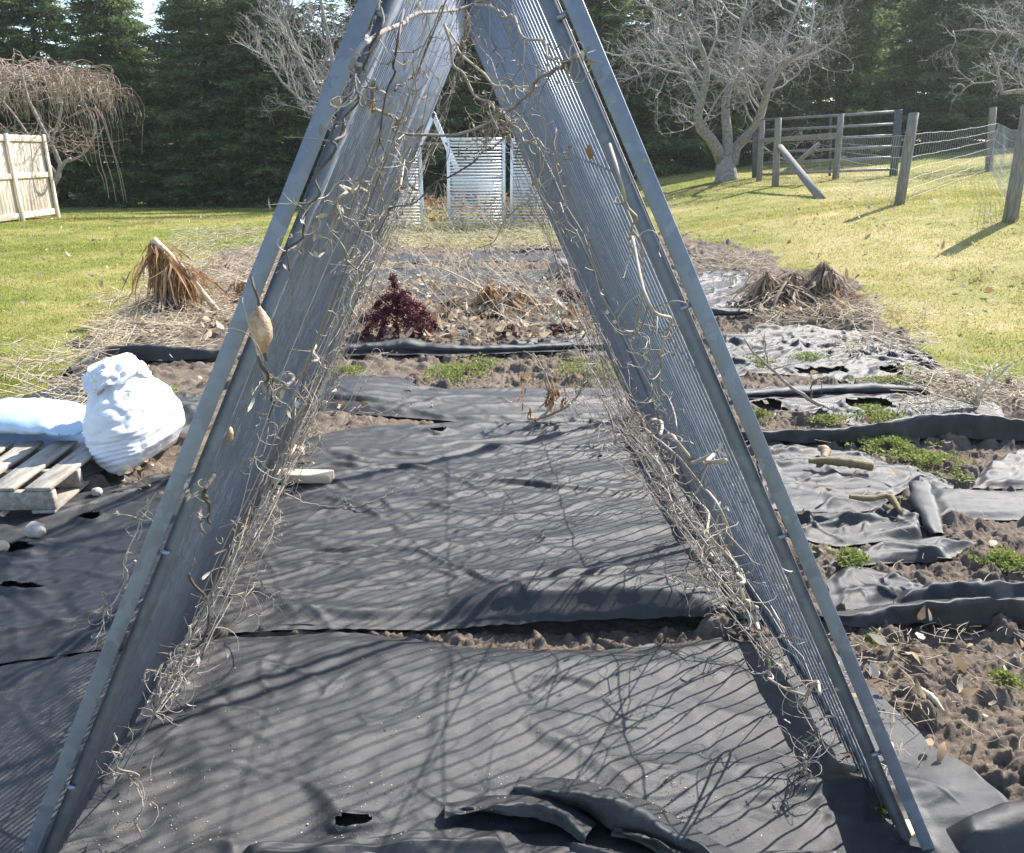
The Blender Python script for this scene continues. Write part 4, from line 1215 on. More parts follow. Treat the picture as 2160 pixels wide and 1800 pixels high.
m = MB(); i = np.arange(nu - 1)[:, None] * nv; k = np.arange(nv)[None]; k2 = (k + 1) % nv
m.add(V.reshape(-1, 3), np.stack([i + k, i + k2, i + nv + k2, i + nv + k], -1).reshape(-1, 4))
n0 = m.n
m.add(V[-1].mean(0)[None] + up * .02, np.zeros((0, 4), int))
m.F.append(np.stack([(nu - 1) * nv + np.arange(nv), (nu - 1) * nv + (np.arange(nv) + 1) % nv, np.full(nv, n0)], 1))
tall = thing("sack", bc, "tall bulging white sack leaning against the pallet, its top rolled and gathered", "sack", "filled plastic sacks at the pallet")
m.build("sack_body", M['sack'], tall, smooth=True)
# folded over collar
cu_, cv = 20, 72
uu = np.linspace(0, 1, cu_)[:, None]; aa = np.linspace(0, 2 * math.pi, cv, endpoint=False)[None]
rad = np.interp(uu, [0, .35, .7, 1], [.46, .60, .72, .74]) * (1 + .09 * np.sin(aa * 3 + 1) + .05 * np.sin(aa * 7) + .03 * np.sin(aa * 13 + 4 * uu) + .14 * gnoise(aa * 2, uu * 3, 9) + .16 * np.abs(gnoise(aa * 4 + 3, uu * 5, 29))) * slen / 2
hgt_c = hgt_s * (1.04 - 0.21 * uu - 0.045 * np.sin(aa * 2 + .6) * uu + .025 * np.sin(aa * 5) + .05 * gnoise(aa * 2, uu * 4, 19))
V = bc + (np.cos(aa) * rad * 1.02)[..., None] * sax + (np.sin(aa) * rad * .72)[..., None] * sfront + hgt_c[..., None] * up
m = MB(); i = np.arange(cu_ - 1)[:, None] * cv; k = np.arange(cv)[None]; k2 = (k + 1) % cv
m.add(V.reshape(-1, 3), np.stack([i + k, i + cv + k, i + cv + k2, i + k2], -1).reshape(-1, 4))
n0 = m.n; m.add((bc + up * hgt_s * 1.09)[None], np.zeros((0, 4), int))
m.F.append(np.stack([np.arange(cv), (np.arange(cv) + 1) % cv, np.full(cv, n0)], 1))
m.build("collar", M['sack'], tall, smooth=True)

from mathutils.bvhtree import BVHTree
def bvh_of(objs):
    vs_, fs_ = [], []
    for o in objs:
        n = len(vs_); og = Vector(ORG[o.name])
        vs_ += [v.co + og for v in o.data.vertices]; fs_ += [[k + n for k in p.vertices] for p in o.data.polygons]
    return BVHTree.FromPolygons(vs_, fs_)
CAMP = Vector((0, 0, CAM_Z))
bt_ = bvh_of([o for o in tall.children])
def on_surf(bvh, px, py):
    d = Vector(ray(px, py)).normalized(); h_ = bvh.ray_cast(CAMP, d)
    return (np.array(h_[0]) + np.array(h_[1]) * (0.002 if h_[1].dot(d) < 0 else -0.002)) if h_[0] is not None else None
# round mark with a small triangle
m = MB()
ringp = [on_surf(bt_, 270 + 10.5 * math.cos(t), 833 + 9 * math.sin(t)) for t in np.linspace(0, 2 * math.pi, 22)]
if all(p is not None for p in ringp): m.tubes(np.array(ringp), 0.0011, 4)
trip = [on_surf(bt_, *q) for q in ((266, 835), (271, 828), (274, 836), (266, 835))]
if all(p is not None for p in trip): m.tubes(np.array(trip), 0.0013, 4)
if m.n: m.build("printed_mark", M['greyprint'], tall)
bu = bvh_of([usk])
rr = random.Random(3)
for (xa, ya, xb, yb2, nl) in ((9, 917, 31, 914, 6), (124, 917, 156, 924, 8)):
    m = MB()
    for k in range(nl):
        x = xa + (xb - xa) * k / (nl - 1); y = ya + (yb2 - ya) * k / (nl - 1)
        form = rr.choice([((0, 2), (0, -2), (2, -2)), ((0, -2), (1, 2), (2, -2)), ((0, 2), (2, 2), (1, 0), (2, -2)), ((2, 2), (0, 1), (2, -1), (0, -2))])
        q = [on_surf(bu, x + fx, y + fy) for fx, fy in form]
        if all(p is not None for p in q): m.tubes(spline(np.array(q), 6), 0.0022, 4)
    if m.n: m.build("printed_text", M['teal'], usk)

# ---------------------------------------------------------------- lumber, stones, stalks
def lumber(a, b, w_, t_, label, zc):
    a = P(*a); b = P(*b); a[2] = b[2] = zc
    m = MB(); m.beam(a, b, w_, t_, bev=0.004)
    return tag(m.build("wood_block", M['cutwood']), label, "wood block", "short pieces of pale lumber")
lumber((530, 1028), (703, 1031), 0.075, 0.045, "pale cut length of lumber sticking out from under the left side of the trellis", 0.062)
lumber((592, 985), (634, 970), 0.09, 0.045, "short stub of pale lumber just behind the longer cut length", 0.060)
lumber((1905, 1790), (1945, 1797), 0.07, 0.015, "pale board lying under the right front foot of the trellis", 0.050)


def stone(px, py, r, label, mat='stone', flat=.8, seed=0, name="stone", cat="stone", group="stones on the fabric"):
    c = P(px, py)
    bm = bmesh.new(); bmesh.ops.create_icosphere(bm, subdivisions=3, radius=1)
    V = np.array([v.co for v in bm.verts]); F = np.array([[v.index for v in f.verts] for f in bm.faces]); bm.free()
    n = 1 + .22 * fbm(V[:, 0] * 1.5 + seed, V[:, 1] * 1.5 + V[:, 2], seed, 3)
    V = V * n[:, None] * r * np.array([1, .85, flat])
    m = MB(); m.add(V + c + [0, 0, r * flat * .7 + .035], F)
    return tag(m.build(name, M[mat], smooth=True), label, cat, group)
stone(80, 1146, 0.040, "pale rounded stone on the fabric below the pallet", flat=.9, seed=2)
stone(208, 1058, 0.026, "small pale stone at the corner of the pallet", seed=4)
stone(5, 1180, 0.035, "brown clod at the left edge beside a hole in the fabric", 'deadleaf', seed=6, group=None, name="clod", cat="clod")
stone(1183, 592, 0.17, "round dark clump of dead roots far back on the bed", 'bark', flat=.8, seed=8, name="root_clump", cat="root clump", group=None)


def stalk(pts, rads, label, mat='stalk', name="dry_stalk", n=24, cat="dry stalk"):
    p = spline(np.array([P(x, y) + [0, 0, z] for x, y, z in pts]), n)
    r_ = np.interp(np.linspace(0, 1, n), np.linspace(0, 1, len(rads)), rads) * (1 + .30 * gnoise(np.arange(n) * .7, np.zeros(n), 3))
    m = MB(); m.tubes(p, r_, 10)
    return tag(m.build(name, M[mat], smooth=True), label, cat, "broken stalks lying on the right")
stalk([(1702, 1000, .07), (1740, 1003, .08), (1790, 1008, .08), (1836, 1012, .07)], [.012, .022, .024, .022], "thick yellowish broken stalk on crumpled fabric")
stalk([(1786, 1082, .08), (1830, 1086, .08), (1868, 1086, .09), (1896, 1108, .06)], [.009, .015, .012, .016, .007], "knobbly pale root stalk beside the upright fabric tube", mat='stalk')
stalk([(1726, 968, .06), (1738, 975, .07), (1735, 990, .06)], [.016, .024, .014], "curled brown husk above the yellowish stalk", mat='deadleaf')
stalk([(1930, 1478, .05), (1960, 1505, .055), (1985, 1525, .04)], [.005, .010, .004], "pale husk half buried in the right soil", mat='straw')

# ---------------------------------------------------------------- withered plants
def hang(root, stem_pts, n, mat, seed, spread=0.06, lenj=(0.5, 1.0), wid=0.014, t0=0.2, zfloor=0.03, name="withered_leaves"):
    """strips hanging down from a stem to the ground"""
    r = np.random.default_rng(seed)
    p = spline(stem_pts, 30)
    t = r.uniform(t0, 1, n) * 29; k = np.minimum(t.astype(int), 28); w_ = (t - k)[:, None]
    st = p[k] * (1 - w_) + p[k + 1] * w_
    gz = H(st[:, 0], st[:, 1]) + zfloor
    L = (st[:, 2] - gz) * r.uniform(*lenj, n)
    s = np.linspace(0, 1, 6)
    dr = r.normal(size=(n, 2)) * spread * np.where(r.random((n, 1)) < .25, 2.0, .8)
    x = st[:, None, 0] + dr[:, :1] * (s ** .6)[None] + np.cumsum(r.normal(size=(n, 6)) * .016, 1)
    y = st[:, None, 1] + dr[:, 1:] * (s ** .6)[None] + np.cumsum(r.normal(size=(n, 6)) * .016, 1)
    z = st[:, None, 2] - L[:, None] * s[None] + (r.random((n, 1)) < .3) * .05 * np.sin(s * np.pi)[None] * r.random((n, 1))
    pts = np.stack([x, y, z], -1)
    # ribbons with a twist
    a = r.uniform(0, 6.28, (n, 1)) + np.linspace(0, 2.2, 6)[None] * r.normal(size=(n, 1))
    ww = wid * r.uniform(.4, 1.3, (n, 1)) * np.array([.4, 1, 1.1, .9, .6, .15])[None]
    off = np.stack([np.cos(a) * ww, np.sin(a) * ww, 0 * a], -1)
    V = np.stack([pts - off, pts + off], 2).reshape(-1, 3)
    b = (np.arange(n)[:, None] * 12 + np.arange(5)[None] * 2).reshape(-1)
    m = MB(); m.add(V, np.stack([b, b + 1, b + 3, b + 2], 1))
    return m.build(name, M[mat], root)


def heap(base, tops, label, mats, n, seed, wid=0.011, foot=0.2, stem_r=0.012):
    """withered plant: stems to several tops with leaves hanging off them"""
    b = P(*base)
    root = thing("withered_plant", b, label, "withered plant", "withered plants standing in the bed")
    r = np.random.default_rng(seed)
    sm_ = MB(); parts = []
    for i_, q in enumerate(tops):
        t = at(q[0], q[1], b[1] + (q[2] if len(q) > 2 else 0))
        f = b + [r.normal() * foot * .5, r.normal() * foot * .3, 0]; f[2] = float(H(f[0], f[1]))
        mid = f * .5 + t * .5 + [r.normal() * .05, 0, .05]
        sp = np.array([f, mid, t]); sm_.tubes(spline(sp, 10), np.linspace(stem_r, stem_r * .6, 10), 6)
        parts.append(sp)
    sm_.build("stem", M['straw'], root, smooth=True)
    for i_, sp in enumerate(parts): hang(root, sp, n // len(parts), mats[i_ % len(mats)], seed + i_, spread=foot * .6, wid=wid, t0=.12)
    return root
# tall leaning one on the left
b = P(472, 672); tp = at(322, 506, b[1] - .05)
lp = thing("withered_plant", b, "tall orange-brown withered plant bent over like a tent at the left of the bed", "withered plant", "withered plants standing in the bed")
sp = np.array([b, b * .72 + tp * .28 + [0, 0, .02], b * .4 + tp * .6 + [0, 0, .04], tp])
m = MB(); m.tubes(spline(sp, 16), np.linspace(.026, .040, 16), 9); m.build("stem", M['straw'], lp, smooth=True)
hang(lp, np.array([sp[1] * .3 + sp[2] * .7, sp[2], sp[3]]), 900, 'brownhang', 61, spread=.08, lenj=(.2, 1.0), wid=.009, t0=.15)
hang(lp, np.array([sp[2] + [-.15, 0, -.4], sp[3] * .5 + sp[2] * .5 + [-.05, -.05, -.35], sp[3] + [.05, 0, -.5]]), 520, 'greyhang', 62, spread=.14, lenj=(.3, 1.0), wid=.010, t0=0, name="dry_skirt")
heap((1635, 650), [(1620, 572), (1672, 570, .1), (1600, 610), (1655, 600, -.1), (1690, 615)], "wide grey-brown withered clump at the right of the bed", ['greyhang', 'greyhang', 'deadleaf'], 1100, 63, foot=.22)
heap((1745, 640), [(1740, 550), (1742, 556, .05)], "slim withered plant standing alone like a hooded figure at the right", ['greyhang'], 560, 64, foot=.13)
heap((1045, 668), [(1030, 600), (1055, 605, .1), (1075, 615, 0)], "brown withered clump in the middle behind the dark red plants", ['brownhang', 'greyhang', 'greyhang'], 760, 65, foot=.15)
heap((950, 665), [(960, 628), (985, 640)], "low withered tuft left of the middle clump", ['greyhang'], 300, 66, foot=.12)
heap((1195, 690), [(1175, 628), (1205, 640)], "pale drooping withered stem right of the middle clump", ['straw', 'brownhang'], 90, 67, foot=.10)
heap((1100, 655), [(1095, 618)], "small rust-brown withered tuft beside the middle clump", ['brownhang'], 120, 68, foot=.1)
heap((505, 640), [(500, 590), (515, 600)], "small brown withered tuft beside the left leg of the trellis", ['brownhang'], 140, 69, foot=.12)

# dark red amaranth
def amaranth(base, paths, label, seed, dens=1.0, rad=0.045):
    b = P(*base)
    root = thing("amaranth_plant", b, label, "amaranth plant", "dark red amaranth plants")
    r = np.random.default_rng(seed)
    B, D = [], []
    st = MB()
    for pth in paths:
        q = np.array([at(x, y, b[1] + dy) for x, y, dy in pth])
        q[:, 2] = np.maximum(q[:, 2], H(q[:, 0], q[:, 1]) + .03)
        n = int(np.linalg.norm(np.diff(q, axis=0), axis=1).sum() / .012) + 6
        s = spline(q, n); st.tubes(s, 0.007, 5)
        per = int(26 * dens)
        lump = 0.7 + .45 * np.sin(np.arange(n) * .55 + r.random() * 6) + .2 * r.normal(size=n)
        d = r.normal(size=(n, per, 3)); d /= np.linalg.norm(d, axis=2, keepdims=True)
        rr_ = rad * np.clip(lump, .35, 1.4)[:, None, None] * r.random((n, per, 1)) ** .4 * np.interp(np.linspace(0, 1, n), [0, .15, .8, 1], [.8, 1, .9, .45])[:, None, None]
        B.append((s[:, None] + d * rr_).reshape(-1, 3)); D.append((d + r.normal(size=d.shape) * .6).reshape(-1, 3))
    B = np.concatenate(B); D = np.concatenate(D); D /= np.linalg.norm(D, axis=1, keepdims=True)
    st.build("stem", M['amaranth'], root)
    m = MB(); m.blades(B, D, r.uniform(.012, .028, len(B)), .013); m.build("seed_head", M['amaranth'], root)
    return root
amaranth((835, 712), [
    [(835, 712, 0), (838, 650, 0), (832, 610, 0), (828, 582, 0)], [(835, 640, 0), (850, 620, -.05), (862, 650, -.1), (880, 690, -.15), (890, 712, -.2)],
    [(838, 630, 0), (870, 640, 0), (900, 668, -.05), (922, 692, -.08)], [(830, 628, 0), (810, 630, .1), (790, 650, .1)],
    [(830, 640, 0), (805, 660, -.05), (780, 690, -.15), (768, 712, -.2)], [(826, 655, 0), (790, 668, 0), (750, 680, 0), (722, 692, 0)],
    [(845, 660, -.05), (862, 690, -.15), (870, 714, -.2)], [(822, 650, 0), (808, 690, -.15), (800, 716, -.22)], [(845, 650, 0), (885, 672, -.1), (908, 706, -.2)]],
    "big dark red amaranth with drooping tassels, largest of the red plants", 71, rad=.055)
amaranth((1235, 655), [[(1180, 618, 0), (1205, 626, 0), (1235, 620, 0)], [(1205, 620, 0), (1225, 640, 0), (1240, 650, 0)], [(1240, 625, 0), (1238, 640, 0)]], "dark red amaranth remnant close to the right side of the trellis", 72, rad=.06)
amaranth((1070, 712), [[(1062, 708, 0), (1070, 695, 0), (1080, 690, 0)], [(1085, 705, 0), (1090, 716, 0)]], "small dark red amaranth tuft on the leaf litter", 73, rad=.045)
amaranth((1180, 706), [[(1130, 716, 0), (1160, 700, 0), (1190, 695, 0), (1230, 698, 0)]], "dark red amaranth stem fallen over on the leaf litter", 74, rad=.03)

def branchy(base, stems, label, mat, rads, seed, leaves=None, twigs=6):
    b = P(*base); b[2] += .04
    root = thing("dead_plant", b, label, "dead plant", "dead branching plants on the fabric")
    r = np.random.default_rng(seed)
    st = MB(); hangs = []
    for pth, r0 in zip(stems, rads):
        q = np.array([at(x, y, b[1] + dy) for x, y, dy in pth]); q[:, 2] = np.maximum(q[:, 2], H(q[:, 0], q[:, 1]) + .045)
        s = spline(q, 18) + r.normal(size=(18, 3)) * .003
        st.tubes(s, np.linspace(r0, r0 * .35, 18), 7)
        for k in range(twigs):
            i_ = int(r.integers(4, 17)); d = r.normal(size=3); d[2] = abs(d[2]) * .6; d /= np.linalg.norm(d)
            L = r.uniform(.03, .13); t_ = np.array([s[i_], s[i_] + d * L * .5, s[i_] + d * L + [0, 0, .01]]) + r.normal(size=(3, 3)) * .006
            st.tubes(t_, np.linspace(r0 * .35, r0 * .15, 3), 4); hangs.append(t_[-1])
    st.build("stem", M[mat], root, smooth=True)
    if leaves:
        for i_, (x, y, dy, n) in enumerate(leaves):
            c = at(x, y, b[1] + dy)
            B = c + r.normal(size=(n, 3)) * [.018, .018, .035]; D = r.normal(size=(n, 3)) * .35 + [0, 0, -1.]; D /= np.linalg.norm(D, axis=1, keepdims=True)
            m = MB(); m.leaves(B, D, r.uniform(.03, .07, n), .014); m.build("withered_leaves", M['brownhang'], root)
    return root
branchy((1112, 898), [[(1112, 898, 0), (1140, 882, 0), (1163, 850, 0), (1158, 810, 0), (1140, 770, 0), (1125, 745, 0)], [(1140, 882, 0), (1190, 862, -.02), (1218, 835, 0), (1235, 790, 0), (1252, 735, .03)],
    [(1160, 830, 0), (1150, 800, 0), (1160, 760, .03), (1168, 738, .05)], [(1218, 835, 0), (1240, 810, .05), (1262, 760, .05)]], "dead brown branching plant growing out of a hole in the middle sheet", 'straw', [.011, .009, .006, .005], 81,
    leaves=[(1108, 790, 0, 16), (1100, 840, 0, 10), (1165, 835, 0, 26), (1170, 815, 0, 16), (1190, 840, 0, 16), (1160, 855, 0, 14), (1122, 870, 0, 8), (1215, 800, 0, 10)])
branchy((1735, 872), [[(1735, 872, 0), (1700, 838, 0), (1650, 800, 0), (1618, 770, 0), (1590, 745, 0), (1572, 715, 0)], [(1650, 800, 0), (1620, 765, .03), (1614, 720, .05), (1612, 705, .05)], [(1712, 850, 0), (1712, 810, 0), (1735, 800, -.05), (1732, 830, -.1)], [(1735, 872, 0), (1760, 895, -.1)], [(1735, 872, 0), (1690, 872, -.1), (1600, 868, -.1)]],
    "dead branching plant with long bent stems behind the right frame post", 'vine', [.013, .006, .006, .006, .006], 82)
branchy((2058, 868), [[(2058, 868, 0), (2040, 840, 0), (2018, 805, 0)], [(2058, 868, 0), (2050, 830, 0), (2030, 790, .05)], [(2058, 868, 0), (2068, 820, 0), (2085, 795, 0), (2105, 770, .05)], [(2060, 860, 0), (2062, 810, .05)], [(2065, 840, 0), (2090, 810, 0), (2125, 775, 0), (2160, 750, .05)], [(2050, 855, 0), (2010, 840, -.05)]],
    "bleached dead plant fanning out pale branches at the right edge", 'straw', [.012, .010, .012, .008, .008, .006], 83, twigs=4)
branchy((1050, 640), [[(1050, 640, 0), (1000, 600, 0), (940, 570, 0), (880, 555, 0)], [(1040, 640, 0), (1060, 600, 0), (1090, 640, -.1), (1120, 668, -.2)], [(1060, 650, 0), (985, 610, .1), (930, 600, .1)]],
    "bundle of pale dead stems fallen across the far fabric", 'straw', [.016, .014, .012], 84)
# twig on the fabric
branchy((752, 1088), [[(600, 1040, -.05), (650, 1062, 0), (700, 1072, 0), (752, 1088, 0)], [(752, 1088, 0), (780, 1062, 0), (815, 1045, .05), (838, 1028, .1)], [(745, 1085, 0), (735, 1066, .03), (722, 1068, .03)]],
    "forked pale twig lying on the wrinkled middle sheet", 'vine', [.004, .004, .003], 85, twigs=2)
# ---------------------------------------------------------------- vines on the trellis
def SP_(sgn, s_, off, d):
    """point on a trellis side: distance up the slope, offset towards the inside, depth"""
    u = sgn * HW - sgn * HW / sl * s_ - sgn * HT / sl * off
    z = HT / sl * s_ - HW / sl * off
    a = AX0[None] + av[None] * np.asarray(u)[..., None].reshape(-1, 1) + bv[None] * np.asarray(d).reshape(-1, 1)
    a[:, 2] = np.asarray(z).reshape(-1) * (1 + TILT * np.asarray(d).reshape(-1))
    return a.reshape(*np.shape(u), 3)


def vine_side(sgn, seed, nlong, nlow, ntw, label, mat='vine'):
    r = np.random.default_rng(seed)
    st = []
    rads = []
    Pn = 16
    t = np.linspace(0, 1, Pn)
    # climbing strands
    d0 = (0.15 if sgn < 0 else .6) + (2.1 if sgn < 0 else 2.6) * r.random(nlong) ** .8
    s1 = r.uniform(.5, 2.35, nlong); drift = r.normal(size=nlong) * .75
    wig = np.cumsum(r.normal(size=(nlong, Pn)) * .05, 1); wig2 = np.cumsum(r.normal(size=(nlong, Pn)) * .045, 1)
    s0 = np.where(r.random(nlong) < .55, r.uniform(.2, 1.5, nlong), 0.0)
    S = s0[:, None] + np.clip(s1 - s0, .25, 3)[:, None] * t ** r.uniform(.5, 1.3, (nlong, 1)) + wig * .7 + .01; Dd = np.clip(d0[:, None] + drift[:, None] * t + wig2, .03, DEP - .05)
    off = .045 + .03 * np.abs(np.cumsum(r.normal(size=(nlong, Pn)) * .3, 1)) + .05 * r.random((nlong, 1)) * np.sin(t * np.pi)
    st.append(SP_(sgn, np.clip(S, .0, 2.4), off, Dd)); rads.append(r.uniform(.0008, .0024, (nlong, 1)) * np.linspace(1, .6, Pn)[None])
    # bulging strands near the ground
    d0 = (0.45 if sgn < 0 else 0.75) + (1.7 if sgn < 0 else 2.1) * r.random(nlow)
    sA = r.uniform(.25, .95, nlow); span = r.normal(size=nlow) * .65
    S = sA[:, None] * np.abs(np.sin(t * np.pi * r.uniform(.7, 1.1, (nlow, 1)))) ** .8 + np.cumsum(r.normal(size=(nlow, Pn)) * .02, 1)
    Dd = d0[:, None] + span[:, None] * t + np.cumsum(r.normal(size=(nlow, Pn)) * .03, 1)
    off = .04 + np.abs(r.normal(size=(nlow, 1))) * .11 * np.abs(np.sin(t * np.pi * .9 + .2)) + np.abs(np.cumsum(r.normal(size=(nlow, Pn)) * .014, 1))
    p = SP_(sgn, np.clip(S, .02, 2.4), off, np.clip(Dd, .1, DEP + .1)); p[..., 2] = np.maximum(p[..., 2], .05)
    st.append(p); rads.append(r.uniform(.0008, .0022, (nlow, 1)) * np.ones((1, Pn)))
    allp = np.concatenate(st); allr = np.concatenate(rads)
    m = MB(); m.tubes(allp, allr, 4, cap=False)
    # side twigs and tendrils
    N = len(allp)
    w_ = np.r_[np.full(nlong, 1.0), np.full(nlow, 2.2)]
    i = r.choice(N, ntw, p=w_ / w_.sum()); k = r.integers(1, Pn - 1, ntw)
    b = allp[i, k]
    d = r.normal(size=(ntw, 3)); inward = -sgn * av * .8 + np.array([0, 0, -.35]); d = d + inward * .7
    d /= np.linalg.norm(d, axis=1, keepdims=True)
    L = r.uniform(.02, .13, ntw)
    pts = [b]; curl = r.normal(size=(ntw, 3)) * .5
    for q in range(6):
        d = d + np.cross(d, curl) * .8 + r.normal(size=d.shape) * .16; d /= np.linalg.norm(d, axis=1, keepdims=True)
        pts.append(pts[-1] + d * (L / 6)[:, None])
    pts = np.stack(pts, 1); pts[..., 2] = np.maximum(pts[..., 2], .045)
    m.tubes(pts, np.linspace(.0010, .0005, 7)[None] * r.uniform(.8, 1.4, (ntw, 1)), 3, cap=False)
    # shrivelled leaf bits
    nb = ntw // 4
    j = r.integers(0, ntw, nb); B = pts[j, -1]
    DD = r.normal(size=(nb, 3)); DD[:, 2] -= .8; DD /= np.linalg.norm(DD, axis=1, keepdims=True)
    m.leaves(B, DD, r.uniform(.006, .028, nb), .008)
    o = m.build("vine_tangle", M[mat], smooth=True)
    return tag(o, label, "vine tangle", kind="stuff")
vine_side(-1, 91, 62, 12, 700, "mass of dry pale vines clinging to the left side of the trellis")
vine_side(1, 92, 34, 44, 1000, "mass of dry pale vines tangled along the foot of the right side of the trellis")


def on_side(px, py, sgn, off):
    """where the sight line through a pixel meets a trellis side, off metres inside it"""
    hq = HT * (1 + TILT * .8); lq = math.hypot(hq, HW)
    n_ = av * (sgn * hq / lq) + np.array([0, 0, HW / lq]); p0 = A(sgn * HW, 0, 0) - n_ * off
    d = ray(px, py); c = np.array([0, 0, CAM_Z])
    q = c + d * (((p0 - c) @ n_) / (d @ n_))
    return q if q[2] > .03 and (d @ n_) > .01 else P(px, py, .05)


def inside_pt(px, py, Y):
    """point at distance Y, pulled in front of whichever trellis side would hide it"""
    q = at(px, py, Y)
    for sgn in (-1, 1):
        hq = HT * (1 + TILT * .8); lq = math.hypot(hq, HW)
        n_ = av * (sgn * hq / lq) + np.array([0, 0, HW / lq])
        if 0 < (q - AX0) @ bv < DEP and (A(sgn * HW, 0, 0) - q) @ n_ < .03 and abs(px - 1080) < 480:
            s_ = on_side(px, py, sgn, .04)
            if s_[1] < q[1]: q = s_
    return q


def vine(path, r0, r1, label, mat='vine', twigs=14, tl=.14, seed=0, leafy=6, n=46, knob=True):
    """one long stem, path of (px, py, distance) points"""
    r = np.random.default_rng(seed)
    q = np.array([on_side(x, y, *Y) if isinstance(Y, tuple) else inside_pt(x, y, Y) for x, y, Y in path])
    kn = r.normal(size=(n // 4 + 3, 3)) * .006
    s = spline(q, n) + spline(kn, n) * (1 if len(q) > 3 else .5)
    s[:, 2] = np.maximum(s[:, 2], .05)
    rad = np.linspace(r0, r1, n) * (1 + .25 * np.clip(gnoise(np.arange(n) * .5, np.zeros(n), seed), -.3, 1))
    rad = rad * (.62 if any(isinstance(w[2], tuple) for w in path) else .85)
    root = thing("dry_vine", s[0], label, "dry vine", "long dry vine stems on the trellis")
    m = MB(); m.tubes(s, rad, 7); m.build("stem", M[mat], root, smooth=True)
    if twigs:
        i = r.integers(3, n - 2, twigs); d = r.normal(size=(twigs, 3)) * .7 + [0, 0, -.55]; d /= np.linalg.norm(d, axis=1, keepdims=True)
        L = tl * r.uniform(.3, 1.2, twigs); pts = [s[i]]
        curl = r.normal(size=(twigs, 3)) * .55
        for k in range(7):
            d = d + np.cross(d, curl) * .6 + r.normal(size=d.shape) * .18; d /= np.linalg.norm(d, axis=1, keepdims=True)
            pts.append(pts[-1] + d * (L / 7)[:, None])
        pts = np.stack(pts, 1)
        m = MB(); m.tubes(pts, np.linspace(.0013, .0005, 8)[None], 4, cap=False)
        if leafy:
            j = r.integers(0, twigs, leafy * 3); B = pts[j, -1] + r.normal(size=(leafy * 3, 3)) * .006; D = r.normal(size=(leafy * 3, 3)) * .5 + [0, 0, -.8]; D /= np.linalg.norm(D, axis=1, keepdims=True)
            m.leaves(B, D, r.uniform(.006, .018, leafy * 3), .006)
        tag(m.build("tendrils", M['vine'], root, smooth=True), kind="stuff")
    return root
vine([(735, 145, 1.75), (790, 85, 1.85), (850, 45, 1.95), (910, 28, 2.0), (960, 22, 2.05), (1010, 0, 2.1), (1060, -30, 2.15)], .0042, .004, "thick grey vine arching from the left side to the top of the opening", 'bark', 12, .14, 1)
vine([(1000, 8, 2.05), (1040, 18, 2.0), (1068, 32, 1.95), (1110, 65, 1.9), (1155, 110, 1.85), (1180, 138, 1.8)], .0036, .0025, "pale vine sloping down from the top onto the right side", 'vine', 8, .12, 2)
vine([(776, 175, 1.9), (785, 200, 1.9), (808, 235, 1.9), (832, 268, 1.95), (862, 283, 2.0), (930, 284, 2.05), (1000, 275, 2.05), (1055, 255, 2.05), (1095, 225, 2.0), (1130, 185, 1.9), (1165, 155, 1.8), (1215, 126, 1.7), (1238, 122, 1.65)], .0038, .0044, "long sagging vine strung right across the opening between both sides", 'bark', 26, .13, 3, 9, n=70)
vine([(940, 60, 2.2), (952, 110, 2.2), (968, 150, 2.2), (1000, 195, 2.2), (1040, 238, 2.15), (1090, 275, 2.1), (1130, 300, 2.0), (1160, 320, 1.95)], .0045, .003, "vine slanting down through the middle of the opening to the right", 'vine', 26, .12, 4, 8)
vine([(940, 52, 2.3), (955, 80, 2.3), (972, 115, 2.3), (1010, 145, 2.25), (1055, 176, 2.2), (1090, 182, 2.1), (1120, 186, 2.0)], .0038, .0026, "thin greenish vine crossing the upper opening", 'straw', 14, .12, 5)
vine([(985, 20, 2.1), (985, 55, 2.1), (983, 95, 2.1), (978, 120, 2.1)], .0026, .0014, "frayed vine end hanging at the very top", 'vine', 26, .08, 6, 5)
vine([(1070, 285, 2.1), (1010, 330, 2.0), (950, 368, 1.95), (880, 410, 1.9), (800, 455, 1.85), (760, 478, 1.8)], .0028, .002, "dark thin vine running low from the middle to the left side", 'darkvine', 10, .12, 7)
vine([(1200, 320, 1.9), (1160, 380, 1.95), (1120, 420, 2.0), (1060, 470, 2.1), (1015, 520, 2.2)], .0022, .0014, "thin straight vine hanging off the right side over the pale panels", 'vine', 6, .1, 8)
vine([(1040, 230, 2.1), (1060, 240, 2.08), (1075, 262, 2.08), (1050, 272, 2.08), (1020, 292, 2.08), (1000, 300, 2.08)], .003, .002, "knot of curled vines in the middle of the sagging vine", 'vine', 60, .10, 9, 16)
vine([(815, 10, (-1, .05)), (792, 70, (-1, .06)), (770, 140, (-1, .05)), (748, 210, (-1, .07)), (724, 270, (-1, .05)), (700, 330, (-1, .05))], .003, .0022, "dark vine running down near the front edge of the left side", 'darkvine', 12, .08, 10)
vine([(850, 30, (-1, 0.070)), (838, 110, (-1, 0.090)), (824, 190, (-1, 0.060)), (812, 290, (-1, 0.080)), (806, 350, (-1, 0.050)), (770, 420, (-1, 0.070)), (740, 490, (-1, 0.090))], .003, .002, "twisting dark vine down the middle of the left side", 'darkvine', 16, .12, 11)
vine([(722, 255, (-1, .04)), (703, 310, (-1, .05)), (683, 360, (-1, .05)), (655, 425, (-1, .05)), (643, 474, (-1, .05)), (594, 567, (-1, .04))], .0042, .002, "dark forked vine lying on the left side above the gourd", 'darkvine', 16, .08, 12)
vine([(905, 80, 2.0), (880, 150, 1.98), (830, 190, 1.9)], .003, .002, "short dark vine branching off the arching vine", 'darkvine', 5, .08, 13)
